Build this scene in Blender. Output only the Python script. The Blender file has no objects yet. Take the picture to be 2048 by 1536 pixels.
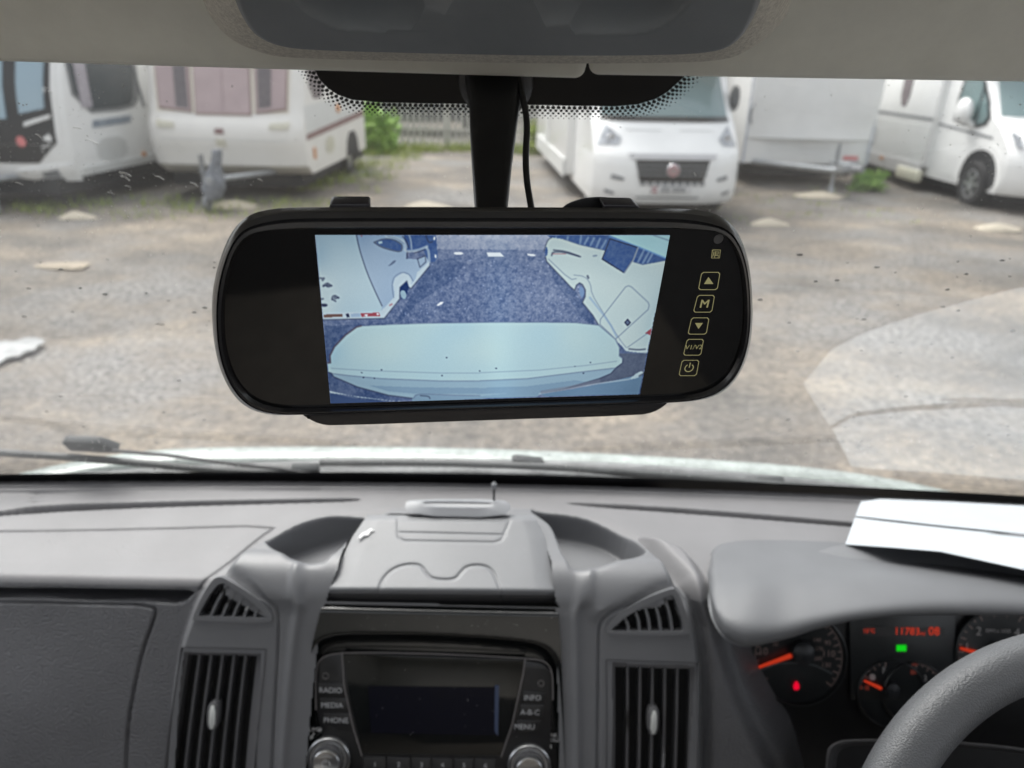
import bpy, bmesh, math, random
import numpy as np
from mathutils import Vector, Matrix

random.seed(7)
rng = np.random.RandomState(11)
SC = bpy.context.scene
COL = SC.collection

# ------------------------------------------------------------------ camera
EYE = 1.85                       # height of the lens above the yard
FPX = 1420.0                     # focal length in pixels of a 2048 wide picture
PITCH, ROLL = math.radians(24), math.radians(1.2)
_r0 = np.array([1., 0, 0]); _u0 = np.array([0, math.sin(PITCH), math.cos(PITCH)])
FW = np.array([0, math.cos(PITCH), -math.sin(PITCH)])
RT = math.cos(ROLL) * _r0 + math.sin(ROLL) * _u0
UP = -math.sin(ROLL) * _r0 + math.cos(ROLL) * _u0
EYEV = np.array([0, 0, EYE])
cam_d = bpy.data.cameras.new("camera")
cam = bpy.data.objects.new("camera", cam_d)
COL.objects.link(cam)
cam_d.sensor_width = 36
cam_d.lens = FPX / 2048 * 36
cam_d.clip_start = 0.01
cam_d.clip_end = 500
cam_d.dof.use_dof = True
cam_d.dof.focus_distance = 0.335
cam_d.dof.aperture_fstop = cam_d.lens / 2.7
m = Matrix.Identity(4)
for i in range(3):
    m[i][0], m[i][1], m[i][2], m[i][3] = RT[i], UP[i], -FW[i], EYEV[i]
cam.matrix_world = m
SC.camera = cam

# ------------------------------------------------------------------ light
EXPO = 1.55
SC.view_settings.view_transform = 'Standard'
SC.view_settings.look = 'None'
SC.view_settings.gamma = 1
SC.view_settings.exposure = EXPO
world = bpy.data.worlds.new("World"); SC.world = world
world.use_nodes = True
wn = world.node_tree; wn.nodes.clear()
sky = wn.nodes.new('ShaderNodeTexSky'); sky.sky_type = 'NISHITA'; sky.sun_disc = False
SUN_EL, SUN_AZ = math.radians(58), math.radians(-35)     # azimuth from +Y towards +X
sky.sun_elevation = SUN_EL; sky.sun_rotation = SUN_AZ
sky.air_density = 1.0; sky.dust_density = 4.0; sky.ozone_density = 1.0
hsv = wn.nodes.new('ShaderNodeHueSaturation'); hsv.inputs['Saturation'].default_value = 0.22
bg = wn.nodes.new('ShaderNodeBackground'); bg.inputs['Strength'].default_value = 0.13
wo = wn.nodes.new('ShaderNodeOutputWorld')
wn.links.new(sky.outputs[0], hsv.inputs['Color']); wn.links.new(hsv.outputs[0], bg.inputs[0]); wn.links.new(bg.outputs[0], wo.inputs[0])
sd = bpy.data.lights.new("sun", 'SUN'); sd.energy = 0.9; sd.angle = math.radians(40); sd.color = (1, .97, .93)
so = bpy.data.objects.new("sun", sd); COL.objects.link(so)
sdir = Vector((math.sin(SUN_AZ) * math.cos(SUN_EL), math.cos(SUN_AZ) * math.cos(SUN_EL), math.sin(SUN_EL)))
so.rotation_euler = sdir.to_track_quat('Z', 'Y').to_euler()
so.location = (0, 0, 20)
SC.cycles.max_bounces = 8
SC.cycles.transparent_max_bounces = 16
SC.cycles.sample_clamp_indirect = 6
SC.cycles.caustics_reflective = False
SC.cycles.use_denoising = True

# ------------------------------------------------------------------ measuring helpers
def ray(px, py):
    return RT * (px - 1024) / FPX - UP * (py - 768) / FPX + FW
def at_plane(px, py, p0, n):
    d = ray(px, py); return EYEV + d * (np.dot(np.asarray(p0) - EYEV, n) / np.dot(d, n))
def at_z(px, py, z): return at_plane(px, py, (0, 0, z), (0, 0, 1))
def at_Y(px, py, Y): return at_plane(px, py, (0, Y, 0), (0, 1, 0))
def at_d(px, py, dep): return EYEV + ray(px, py) * dep

# ------------------------------------------------------------------ materials
def lin(c):
    c = c / 255.0
    return c / 12.92 if c <= .04045 else ((c + .055) / 1.055) ** 2.4
def rgb(r, g, b): return (lin(r), lin(g), lin(b), 1)
MATS = {}
def mat(name, col, rough=.5, metal=0, var=0, vscale=20, bump=0, bscale=400, bdist=.001, spec=.5, col2=None, coat=0, emit=0, ramp=(.35, .65)):
    if name in MATS: return MATS[name]
    M = bpy.data.materials.new(name); M.use_nodes = True; nt = M.node_tree
    p = nt.nodes['Principled BSDF']
    p.inputs['Base Color'].default_value = (*col[:3], 1)
    p.inputs['Roughness'].default_value = rough
    p.inputs['Metallic'].default_value = metal
    p.inputs['Specular IOR Level'].default_value = spec
    p.inputs['Coat Weight'].default_value = coat
    tc = nt.nodes.new('ShaderNodeTexCoord')
    if var or col2:
        nz = nt.nodes.new('ShaderNodeTexNoise'); nz.inputs['Scale'].default_value = vscale; nz.inputs['Detail'].default_value = 6
        nz.inputs['Roughness'].default_value = .65
        nt.links.new(tc.outputs['Object'], nz.inputs['Vector'])
        rp = nt.nodes.new('ShaderNodeValToRGB')
        rp.color_ramp.elements[0].position = ramp[0]; rp.color_ramp.elements[1].position = ramp[1]
        a = col; b = col2 or tuple(min(1, c * (1 + var)) for c in col[:3])
        if not col2: a = tuple(c * (1 - var) for c in col[:3])
        rp.color_ramp.elements[0].color = (*a[:3], 1); rp.color_ramp.elements[1].color = (*b[:3], 1)
        nt.links.new(nz.outputs['Fac'], rp.inputs['Fac']); nt.links.new(rp.outputs[0], p.inputs['Base Color'])
    if bump:
        nb = nt.nodes.new('ShaderNodeTexNoise'); nb.inputs['Scale'].default_value = bscale; nb.inputs['Detail'].default_value = 3
        nt.links.new(tc.outputs['Object'], nb.inputs['Vector'])
        bp = nt.nodes.new('ShaderNodeBump'); bp.inputs['Strength'].default_value = bump; bp.inputs['Distance'].default_value = bdist
        nt.links.new(nb.outputs['Fac'], bp.inputs['Height']); nt.links.new(bp.outputs[0], p.inputs['Normal'])
    if emit:
        p.inputs['Emission Color'].default_value = (*col[:3], 1); p.inputs['Emission Strength'].default_value = emit
    MATS[name] = M
    return M
def leather(name, col, rough, scale, strength, dist, spec=.5):
    """moulded plastic with a pebbled grain: voronoi cells"""
    if name in MATS: return MATS[name]
    M = bpy.data.materials.new(name); M.use_nodes = True; nt = M.node_tree
    p = nt.nodes['Principled BSDF']; p.inputs['Roughness'].default_value = rough; p.inputs['Specular IOR Level'].default_value = spec
    tc = nt.nodes.new('ShaderNodeTexCoord')
    nz = nt.nodes.new('ShaderNodeTexNoise'); nz.inputs['Scale'].default_value = 14; nz.inputs['Detail'].default_value = 5
    nt.links.new(tc.outputs['Object'], nz.inputs['Vector'])
    rp = nt.nodes.new('ShaderNodeValToRGB'); rp.color_ramp.elements[0].position = .3; rp.color_ramp.elements[1].position = .7
    rp.color_ramp.elements[0].color = (*[c * .93 for c in col[:3]], 1); rp.color_ramp.elements[1].color = (*[c * 1.07 for c in col[:3]], 1)
    nt.links.new(nz.outputs['Fac'], rp.inputs[0]); nt.links.new(rp.outputs[0], p.inputs['Base Color'])
    wn_ = nt.nodes.new('ShaderNodeTexNoise'); wn_.inputs['Scale'].default_value = scale * .5
    nt.links.new(tc.outputs['Object'], wn_.inputs['Vector'])
    mx = nt.nodes.new('ShaderNodeVectorMath'); mx.operation = 'MULTIPLY_ADD'; mx.inputs[1].default_value = (1.2 / scale,) * 3
    nt.links.new(wn_.outputs['Color'], mx.inputs[0]); nt.links.new(tc.outputs['Object'], mx.inputs[2])
    vo = nt.nodes.new('ShaderNodeTexVoronoi'); vo.feature = 'SMOOTH_F1'; vo.inputs['Scale'].default_value = scale; vo.inputs['Smoothness'].default_value = .6
    nt.links.new(mx.outputs[0], vo.inputs['Vector'])
    bp = nt.nodes.new('ShaderNodeBump'); bp.invert = True; bp.inputs['Strength'].default_value = strength; bp.inputs['Distance'].default_value = dist
    nt.links.new(vo.outputs['Distance'], bp.inputs['Height']); nt.links.new(bp.outputs[0], p.inputs['Normal'])
    MATS[name] = M
    return M
def glow(name, r, g, b, k=1.0, noise=0, scale=300, c2=None):
    if name in MATS: return MATS[name]
    M = bpy.data.materials.new(name); M.use_nodes = True; nt = M.node_tree; nt.nodes.clear()
    e = nt.nodes.new('ShaderNodeEmission'); o = nt.nodes.new('ShaderNodeOutputMaterial')
    e.inputs[0].default_value = rgb(r, g, b); e.inputs[1].default_value = k / 2 ** EXPO
    nt.links.new(e.outputs[0], o.inputs[0])
    if c2:
        tc = nt.nodes.new('ShaderNodeTexCoord'); nz = nt.nodes.new('ShaderNodeTexNoise'); nz.inputs['Scale'].default_value = scale; nz.inputs['Detail'].default_value = 8
        nz.inputs['Roughness'].default_value = .8
        nt.links.new(tc.outputs['Object'], nz.inputs['Vector'])
        rp = nt.nodes.new('ShaderNodeValToRGB'); rp.color_ramp.elements[0].position = .35; rp.color_ramp.elements[1].position = .68
        rp.color_ramp.elements[0].color = rgb(r, g, b); rp.color_ramp.elements[1].color = rgb(*c2)
        nt.links.new(nz.outputs['Fac'], rp.inputs[0]); nt.links.new(rp.outputs[0], e.inputs[0])
    MATS[name] = M
    return M
def clear(name, gain, tint=(1, 1, 1), film=0):
    """thin clear pane: transparent plus a Fresnel mirror, both sides alike"""
    if name in MATS: return MATS[name]
    M = bpy.data.materials.new(name); M.use_nodes = True; nt = M.node_tree; nt.nodes.clear()
    o = nt.nodes.new('ShaderNodeOutputMaterial'); mx = nt.nodes.new('ShaderNodeMixShader')
    tr = nt.nodes.new('ShaderNodeBsdfTransparent'); tr.inputs[0].default_value = (*tint, 1)
    gl = nt.nodes.new('ShaderNodeBsdfGlossy'); gl.inputs['Roughness'].default_value = 0.0
    ge = nt.nodes.new('ShaderNodeNewGeometry'); dt = nt.nodes.new('ShaderNodeVectorMath'); dt.operation = 'DOT_PRODUCT'
    nt.links.new(ge.outputs['Normal'], dt.inputs[0]); nt.links.new(ge.outputs['Incoming'], dt.inputs[1])
    def mth(op, a, b):
        n = nt.nodes.new('ShaderNodeMath'); n.operation = op
        for k, v in enumerate((a, b)):
            if v is None: continue
            if isinstance(v, (int, float)): n.inputs[k].default_value = v
            else: nt.links.new(v, n.inputs[k])
        return n.outputs[0]
    c = mth('ABSOLUTE', dt.outputs['Value'], None)
    f = mth('POWER', mth('SUBTRACT', 1.0, c), 5.0)
    f = mth('ADD', mth('MULTIPLY', f, .96), .04)
    f = mth('MINIMUM', mth('MULTIPLY', f, gain), .95)
    nt.links.new(f, mx.inputs[0]); nt.links.new(tr.outputs[0], mx.inputs[1]); nt.links.new(gl.outputs[0], mx.inputs[2]); 
    if film:
        tl = nt.nodes.new('ShaderNodeBsdfTranslucent'); tl.inputs[0].default_value = (.9, .9, .88, 1); m3 = nt.nodes.new('ShaderNodeMixShader')
        tc = nt.nodes.new('ShaderNodeTexCoord'); nz = nt.nodes.new('ShaderNodeTexNoise'); nz.inputs['Scale'].default_value = 7; nz.inputs['Detail'].default_value = 8
        nt.links.new(tc.outputs['Object'], nz.inputs['Vector'])
        nt.links.new(mth('MULTIPLY', mth('POWER', nz.outputs['Fac'], 2.0), film * 4), m3.inputs[0])
        nt.links.new(mx.outputs[0], m3.inputs[1]); nt.links.new(tl.outputs[0], m3.inputs[2]); nt.links.new(m3.outputs[0], o.inputs[0])
    else: nt.links.new(mx.outputs[0], o.inputs[0])
    MATS[name] = M
    return M

PL_TOP = leather('dash_plastic', (.182, .180, .186), .52, 900, .25, .0005)
PL_POD = leather('pod_plastic', (.142, .145, .153), .38, 1100, .16, .0004)
PL_FRONT = leather('front_plastic', (.115, .116, .123), .40, 620, .8, .0011)
PL_HOOD = leather('hood_plastic', (.128, .132, .140), .52, 900, .25, .0005)
PL_WHEEL = leather('wheel_rim_skin', (.10, .104, .11), .34, 1050, .45, .0007)
PL_DARK = mat('dark_plastic', (.028, .028, .030), .5, var=.1, bump=.2, bscale=900, bdist=.0004)
BLACKG = mat('gloss_black', (.006, .007, .007), .09, var=.2, vscale=60, spec=.6)
BLACKM = mat('matt_black', (.010, .010, .011), .38, var=.15, vscale=90, bump=.15, bscale=1500, bdist=.0002)
BLACKV = mat('void_black', (.003, .003, .003), .8, var=.2)
SILVER = mat('satin_metal', (.62, .63, .64), .28, 1.0, var=.08, vscale=200)
LETTER = mat('printed_lettering', (.45, .46, .47), .5, var=.05)
VISOR = mat('visor_vinyl', (.80, .80, .73), .62, var=.04, vscale=25, bump=.25, bscale=900, bdist=.0004)
LINER = mat('roof_lining', (.76, .75, .69), .9, var=.06, vscale=60, bump=.4, bscale=1200, bdist=.0006)
OVERH = mat('overhead_plastic', (.21, .228, .245), .5, var=.05, vscale=30, bump=.25, bscale=1300, bdist=.0003)
FABRIC = mat('woven_fabric', (.66, .64, .58), .95, var=.18, vscale=500, bump=.6, bscale=1500, bdist=.001)
PAPER = mat('paper_sheet', (.43, .46, .49), .6, var=.02, vscale=20)

# ------------------------------------------------------------------ object helpers
def tag(o, label=None, cat=None, group=None, kind=None):
    if label: o['label'] = label
    if cat: o['category'] = cat
    if group: o['group'] = group
    if kind: o['kind'] = kind
    return o
def thing(name, label, cat, loc=(0, 0, 0), group=None):
    o = bpy.data.objects.new(name, None); COL.objects.link(o); o.location = loc; o.empty_display_size = .05
    return tag(o, label, cat, group)
def link(name, me, mats, parent=None, smooth=True, world=True):
    if not isinstance(mats, (list, tuple)): mats = [mats]
    for mm in mats: me.materials.append(mm)
    if smooth:
        for p in me.polygons: p.use_smooth = True
    o = bpy.data.objects.new(name, me); COL.objects.link(o)
    if parent is not None:
        o.parent = parent
        o.matrix_parent_inverse = wm(parent).inverted()
    return o
def wm(o):
    M = Matrix.Translation(o.location) @ o.rotation_euler.to_matrix().to_4x4()
    return (wm(o.parent) @ o.matrix_parent_inverse @ M) if o.parent else M
def mesh_of(name, V, F, mi=None):
    me = bpy.data.meshes.new(name)
    me.from_pydata([tuple(map(float, v)) for v in V], [], [tuple(f) for f in F])
    if mi is not None:
        for p, k in zip(me.polygons, mi): p.material_index = k
    me.update(); return me
def obj(name, V, F, mats, parent=None, smooth=True, mi=None, bevel=0, seg=2, auto=True):
    me = mesh_of(name, V, F, mi)
    bm = bmesh.new(); bm.from_mesh(me)
    bmesh.ops.remove_doubles(bm, verts=bm.verts, dist=1e-6)
    bmesh.ops.recalc_face_normals(bm, faces=bm.faces)
    if bevel:
        es = [e for e in bm.edges if len(e.link_faces) == 2 and e.calc_face_angle(0) > .5]
        bmesh.ops.bevel(bm, geom=es, offset=bevel, segments=seg, profile=.5, affect='EDGES', clamp_overlap=True)
    bm.to_mesh(me); bm.free()
    o = link(name, me, mats, parent, smooth)
    if smooth and auto: me.set_sharp_from_angle(angle=math.radians(38))
    return o
def newell(P):
    P = np.asarray(P); n = np.zeros(3)
    for a, b in zip(P, np.roll(P, -1, 0)): n += np.cross(a, b)
    return n / (np.linalg.norm(n) + 1e-12)
def prism(P, vec):
    """closed solid: polygon P swept by vec"""
    n = len(P); V = [np.asarray(p, float) for p in P] + [np.asarray(p, float) + vec for p in P]
    F = [tuple(range(n)), tuple(range(2 * n - 1, n - 1, -1))]
    F += [(i, (i + 1) % n, n + (i + 1) % n, n + i) for i in range(n)]
    return V, F
def join(*parts):
    V, F = [], []
    for v, f in parts:
        b = len(V); V += list(v); F += [tuple(i + b for i in q) for q in f]
    return V, F
def box(c, s, rot=None):
    c = np.asarray(c, float); V = []
    for x in (-.5, .5):
        for y in (-.5, .5):
            for z in (-.5, .5):
                v = np.array([x * s[0], y * s[1], z * s[2]])
                if rot is not None: v = rot @ v
                V.append(c + v)
    return V, [(0, 1, 3, 2), (4, 6, 7, 5), (0, 4, 5, 1), (2, 3, 7, 6), (0, 2, 6, 4), (1, 5, 7, 3)]
def rz(a): return np.array([[math.cos(a), -math.sin(a), 0], [math.sin(a), math.cos(a), 0], [0, 0, 1.]])
def tube(pts, r, n=12, cap=True):
    pts = [np.asarray(p, float) for p in pts]; V, F = [], []
    rs = r if isinstance(r, (list, tuple)) else [r] * len(pts)
    ref = None
    for i, p in enumerate(pts):
        t = pts[min(i + 1, len(pts) - 1)] - pts[max(i - 1, 0)]; t /= np.linalg.norm(t) + 1e-12
        if ref is None: ref = np.cross(t, [0, 0, 1.]) if abs(t[2]) < .9 else np.cross(t, [1., 0, 0])
        a = ref - t * np.dot(ref, t); a /= np.linalg.norm(a); b = np.cross(t, a); ref = a
        for k in range(n):
            w = 2 * math.pi * k / n; V.append(p + rs[i] * (math.cos(w) * a + math.sin(w) * b))
    for i in range(len(pts) - 1):
        for k in range(n): F.append((i * n + k, i * n + (k + 1) % n, (i + 1) * n + (k + 1) % n, (i + 1) * n + k))
    if cap: F += [tuple(range(n - 1, -1, -1)), tuple(range((len(pts) - 1) * n, len(pts) * n))]
    return V, F
def loft(rings, cap0=True, cap1=True, closed=True):
    V = [v for r in rings for v in r]; n = len(rings[0]); F = []
    for i in range(len(rings) - 1):
        for k in range(n if closed else n - 1):
            F.append((i * n + k, i * n + (k + 1) % n, (i + 1) * n + (k + 1) % n, (i + 1) * n + k))
    if cap0: F.append(tuple(range(n - 1, -1, -1)))
    if cap1: F.append(tuple(range((len(rings) - 1) * n, len(rings) * n)))
    return V, F
def disc(c, ax, ay, rx, ry=None, n=32):
    ry = ry or rx
    return [np.asarray(c) + ax * rx * math.cos(2 * math.pi * k / n) + ay * ry * math.sin(2 * math.pi * k / n) for k in range(n)]
def lathe(c, ax, ay, az_, prof, n=40):
    return loft([disc(np.asarray(c) + az_ * h, ax, ay, max(r, 1e-5), n=n) for r, h in prof])
def chaikin(P, it=2, closed=True):
    P = [np.asarray(p, float) for p in P]
    for _ in range(it):
        Q = []
        m_ = len(P) if closed else len(P) - 1
        if not closed: Q.append(P[0])
        for i in range(m_):
            a, b = P[i], P[(i + 1) % len(P)]
            Q += [a * .75 + b * .25, a * .25 + b * .75]
        if not closed: Q.append(P[-1])
        P = Q
    return P
def ribbon(pts, w, n):
    """flat stroke of width w along pts in the plane with normal n"""
    pts = [np.asarray(p, float) for p in pts]; V, F = [], []
    for i, p in enumerate(pts):
        t = pts[min(i + 1, len(pts) - 1)] - pts[max(i - 1, 0)]; s = np.cross(n, t); s /= np.linalg.norm(s) + 1e-12
        V += [p - s * w / 2, p + s * w / 2]
    for i in range(len(pts) - 1): F.append((2 * i, 2 * i + 1, 2 * i + 3, 2 * i + 2))
    return V, F
FONTC = {}
def text_mesh(txt, c, ax, ay, size, depth=.0002):
    """lettering as V, F centred on c, reading along ax, upright along ay"""
    key = (txt,)
    if key not in FONTC:
        cu = bpy.data.curves.new('lettering', 'FONT'); cu.body = txt; cu.size = 1; cu.align_x = 'CENTER'; cu.align_y = 'CENTER'; cu.resolution_u = 4
        o = bpy.data.objects.new('lettering', cu); COL.objects.link(o)
        bpy.context.view_layer.update()
        me = bpy.data.meshes.new_from_object(o)
        FONTC[key] = ([np.array(v.co) for v in me.vertices], [tuple(p.vertices) for p in me.polygons])
        bpy.data.objects.remove(o); bpy.data.curves.remove(cu); bpy.data.meshes.remove(me)
    V0, F0 = FONTC[key]
    c = np.asarray(c); n = np.cross(ax, ay)
    return [c + ax * v[0] * size + ay * v[1] * size + n * depth for v in V0], F0

# ================================================================== THE YARD
def ground_material():
    M = bpy.data.materials.new('gravel_yard'); M.use_nodes = True; nt = M.node_tree; p = nt.nodes['Principled BSDF']
    p.inputs['Roughness'].default_value = .85
    tc = nt.nodes.new('ShaderNodeTexCoord')
    mp = nt.nodes.new('ShaderNodeMapping'); mp.inputs['Scale'].default_value = (.8, 1.0, 1); nt.links.new(tc.outputs['Object'], mp.inputs[0])
    def noise(sc, det, src): 
        n = nt.nodes.new('ShaderNodeTexNoise'); n.inputs['Scale'].default_value = sc; n.inputs['Detail'].default_value = det; n.inputs['Roughness'].default_value = .6
        nt.links.new(src, n.inputs['Vector']); return n.outputs['Fac']
    def ramp(f, stops):
        r = nt.nodes.new('ShaderNodeValToRGB'); e = r.color_ramp.elements
        e[0].position, e[0].color = stops[0][0], (*stops[0][1], 1); e[1].position, e[1].color = stops[-1][0], (*stops[-1][1], 1)
        for q, c in stops[1:-1]:
            k = e.new(q); k.color = (*c, 1)
        nt.links.new(f, r.inputs[0]); return r.outputs[0]
    def mix(kind, fac, a, b):
        x = nt.nodes.new('ShaderNodeMix'); x.data_type = 'RGBA'; x.blend_type = kind
        if isinstance(fac, float): x.inputs[0].default_value = fac
        else: nt.links.new(fac, x.inputs[0])
        nt.links.new(a, x.inputs[6]); nt.links.new(b, x.inputs[7]); return x.outputs[2]
    big = ramp(noise(.75, 9, mp.outputs[0]), [(.34, (.082, .076, .068)), (.44, (.135, .122, .106)), (.54, (.190, .163, .132)), (.66, (.31, .262, .20))])
    fine = ramp(noise(16, 8, tc.outputs['Object']), [(.34, (.64, .64, .65)), (.5, (.98, .98, .98)), (.66, (1.35, 1.33, 1.30))])
    c = mix('MULTIPLY', 1.0, big, fine)
    vo = nt.nodes.new('ShaderNodeTexVoronoi'); vo.inputs['Scale'].default_value = 34; nt.links.new(tc.outputs['Object'], vo.inputs[0])
    st = ramp(vo.outputs['Distance'], [(.0, (1.35, 1.33, 1.3)), (.35, (1.0, 1.0, 1.0)), (.7, (.74, .74, .74))])
    c = mix('MULTIPLY', .8, c, st)
    # grey stone chippings spread along the middle of the yard
    sep = nt.nodes.new('ShaderNodeSeparateXYZ'); nt.links.new(tc.outputs['Object'], sep.inputs[0])
    band = ramp(noise(.6, 4, mp.outputs[0]), [(.47, (0, 0, 0)), (.62, (.85, .85, .85))])
    grey = ramp(noise(24, 6, tc.outputs['Object']), [(.38, (.07, .069, .067)), (.62, (.27, .262, .25))])
    c = mix('MIX', band, c, grey)
    nt.links.new(c, p.inputs['Base Color'])
    bp = nt.nodes.new('ShaderNodeBump'); bp.inputs['Strength'].default_value = .6; bp.inputs['Distance'].default_value = .03
    nt.links.new(noise(22, 6, tc.outputs['Object']), bp.inputs['Height']); nt.links.new(bp.outputs[0], p.inputs['Normal'])
    return M
GRAVEL = ground_material()
def build_ground():
    n = 90; xs = np.linspace(-1, 1, n); V, F = [], []
    g = np.sign(xs) * np.abs(xs) ** 2.2
    for j in range(n):
        for i in range(n):
            x, y = g[i] * 160, g[j] * 160 + 8
            z = .018 * math.sin(x * 1.3 + .5 * y) * math.cos(y * 1.1) + .012 * math.sin(3.1 * x + 1.7 * y)
            V.append((x, y, z * (1 if abs(x) < 12 and abs(y) < 25 else 0)))
    for j in range(n - 1):
        for i in range(n - 1): F.append((j * n + i, j * n + i + 1, (j + 1) * n + i + 1, (j + 1) * n + i))
    tag(obj('ground', V, F, GRAVEL), kind='structure')
build_ground()
# puddle of rain water
PUD = mat('puddle_water', (.40, .40, .39), .10, spec=1.0, var=.25, vscale=9, bump=.2, bscale=30, bdist=.01)
pp = [at_z(x, y, .03) for x, y in ((-120, 740), (-60, 694), (-20, 690), (4, 680), (30, 683), (52, 674), (82, 676), (92, 684), (74, 690), (70, 699), (48, 702), (40, 712), (14, 713), (4, 722), (-60, 752))]
V, F = prism(chaikin(pp, 2), np.array([0, 0, -.012])); tag(obj('puddle', V, F, PUD), kind='structure')

WHITE = mat('white_paint', (.86, .865, .855), .28, var=.03, vscale=3, coat=.4)
CREAM = mat('aged_cream_panel', (.80, .76, .67), .42, var=.05, vscale=2)
GREYP = mat('grey_panel', (.66, .67, .66), .4, var=.04, vscale=2)
DGLASS = mat('tinted_window', (.03, .045, .055), .07, spec=.8)
SKYGL = mat('pale_reflecting_window', (.30, .42, .50), .12, spec=.8)
TEALGL = mat('teal_tinted_window', (.17, .25, .255), .08, spec=.8)
TYRE = mat('tyre_rubber', (.022, .022, .023), .8, bump=.3, bscale=60, bdist=.003)
ALLOY = mat('alloy_rim', (.55, .56, .58), .35, .8, var=.15, vscale=12)
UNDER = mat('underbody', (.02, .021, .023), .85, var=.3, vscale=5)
CURTAIN = mat('pink_curtain', (.46, .365, .375), .75, var=.07, vscale=3)
MAROON = mat('maroon_stripe', (.22, .12, .12), .5, var=.1)
REDL = mat('red_lens', (.62, .06, .06), .3, var=.1)
AMBER = mat('amber_lens', (.65, .25, .05), .35, var=.1)
LENS = mat('headlamp_lens', (.36, .38, .41), .12, var=.35, vscale=14)
GREYS = mat('grey_trim', (.22, .23, .24), .5, var=.15, vscale=8)
ZINC = mat('galvanised_steel', (.40, .42, .44), .5, .5, var=.2, vscale=20)

class Rig:
    """a vehicle in its own frame: front at y=0 facing -Y, x across"""
    def __init__(s, name, label, cat, loc, deg, group=None):
        s.o = thing(name, label, cat, loc, group); s.a = math.radians(deg); s.o.rotation_euler = (0, 0, s.a)
        s.loc = np.array(loc, float); s.R = rz(s.a)
    def w(s, p): return s.loc + s.R @ np.asarray(p, float)
    def put(s, name, VF, mats, parent=None, **k):
        V, F = VF; return obj(name, [s.w(v) for v in V], F, mats, parent or s.o, **k)
    def loc_at(s, px, py, y=0.):
        """local point seen at a pixel on the local plane y"""
        n = s.R @ np.array([0, 1., 0]); P = at_plane(px, py, s.w((0, y, 0)), n); return s.R.T @ (P - s.loc)
def front_fn(hw, prof, round_, pw=4):
    """returns S(u,z): front skin bulging with rounded corners"""
    zs = [p[1] for p in prof]; ys = [p[0] for p in prof]
    def S(u, z, off=0):
        y = float(np.interp(z, zs, ys)) + round_ * abs(u) ** pw - off
        return np.array([u * hw, y, z])
    return S
def skin(S, us, zs): 
    V = [S(u, z) for z in zs for u in us]; n = len(us)
    return V, [(j * n + i, j * n + i + 1, (j + 1) * n + i + 1, (j + 1) * n + i) for j in range(len(zs) - 1) for i in range(n - 1)]
def shell(S, us, zs, L, hw):
    """closed body: front skin, flat sides, roof, floor, back"""
    rows = []
    for z in zs:
        r = [S(u, z) for u in us]
        rows.append(r + [np.array([hw, L, z]), np.array([-hw, L, z])])
    return loft(rows)
def patch(S, quad, off=.01, n=6, m_=6, th=.01):
    """thin raised panel following the front: quad = 4 (u,z) corners ccw"""
    q = [np.array(p, float) for p in quad]; A, B = [], []
    for j in range(m_ + 1):
        for i in range(n + 1):
            s_, t_ = i / n, j / m_
            uz = (q[0] * (1 - s_) + q[1] * s_) * (1 - t_) + (q[3] * (1 - s_) + q[2] * s_) * t_
            A.append(S(uz[0], uz[1], off)); B.append(S(uz[0], uz[1], off - th))
    k = n + 1; N = len(A); F = []
    for j in range(m_):
        for i in range(n):
            a = (j * k + i, j * k + i + 1, (j + 1) * k + i + 1, (j + 1) * k + i); F.append(a); F.append(tuple(N + x for x in a[::-1]))
    bd = [i for i in range(k)] + [j * k + n for j in range(1, m_ + 1)] + [m_ * k + i for i in range(n - 1, -1, -1)] + [j * k for j in range(m_ - 1, 0, -1)]
    for a, b in zip(bd, bd[1:] + bd[:1]): F.append((b, a, N + a, N + b))
    return A + B, F
def side_panel(x, pts, th=.012, rnd=1):
    s = 1 if x > 0 else -1
    P = [np.array([x + s * .001, y, z]) for y, z in pts]
    if rnd: P = chaikin(P, rnd)
    return prism(P, np.array([s * th, 0, 0]))
def wheel(rig, x, y, r=.33, w=.2, out=-1):
    c = np.array([x, y, r]); ax, ay, n = np.array([0, 1., 0]), np.array([0, 0, 1.]), np.array([out * 1., 0, 0])
    t = rig.put('wheel', lathe(c, ax, ay, n, [(r * .6, -w / 2), (r * .95, -w / 2), (r, -w / 2 + .03), (r, w / 2 - .03), (r * .93, w / 2), (r * .66, w / 2), (r * .62, w / 2 - .03)], 36), TYRE)
    parts = [lathe(c + n * (w / 2 - .05), ax, ay, n, [(r * .64, 0), (r * .64, .035), (r * .57, .04), (r * .55, .01), (.05, .012), (.05, .03), (.03, .035)], 36)]
    for k in range(6):
        a = k * math.pi / 3; d = ax * math.cos(a) + ay * math.sin(a); q = np.cross(n, d)
        parts.append(prism([c + d * .04 - q * .03 + n * (w / 2 - .04), c + d * r * .58 - q * .02 + n * (w / 2 - .04), c + d * r * .58 + q * .02 + n * (w / 2 - .04), c + d * .04 + q * .03 + n * (w / 2 - .04)], n * .03))
    rig.put('rim', join(*parts), ALLOY, t)
    return t
US = list(np.sin(np.linspace(-math.pi / 2, math.pi / 2, 25)))

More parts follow.
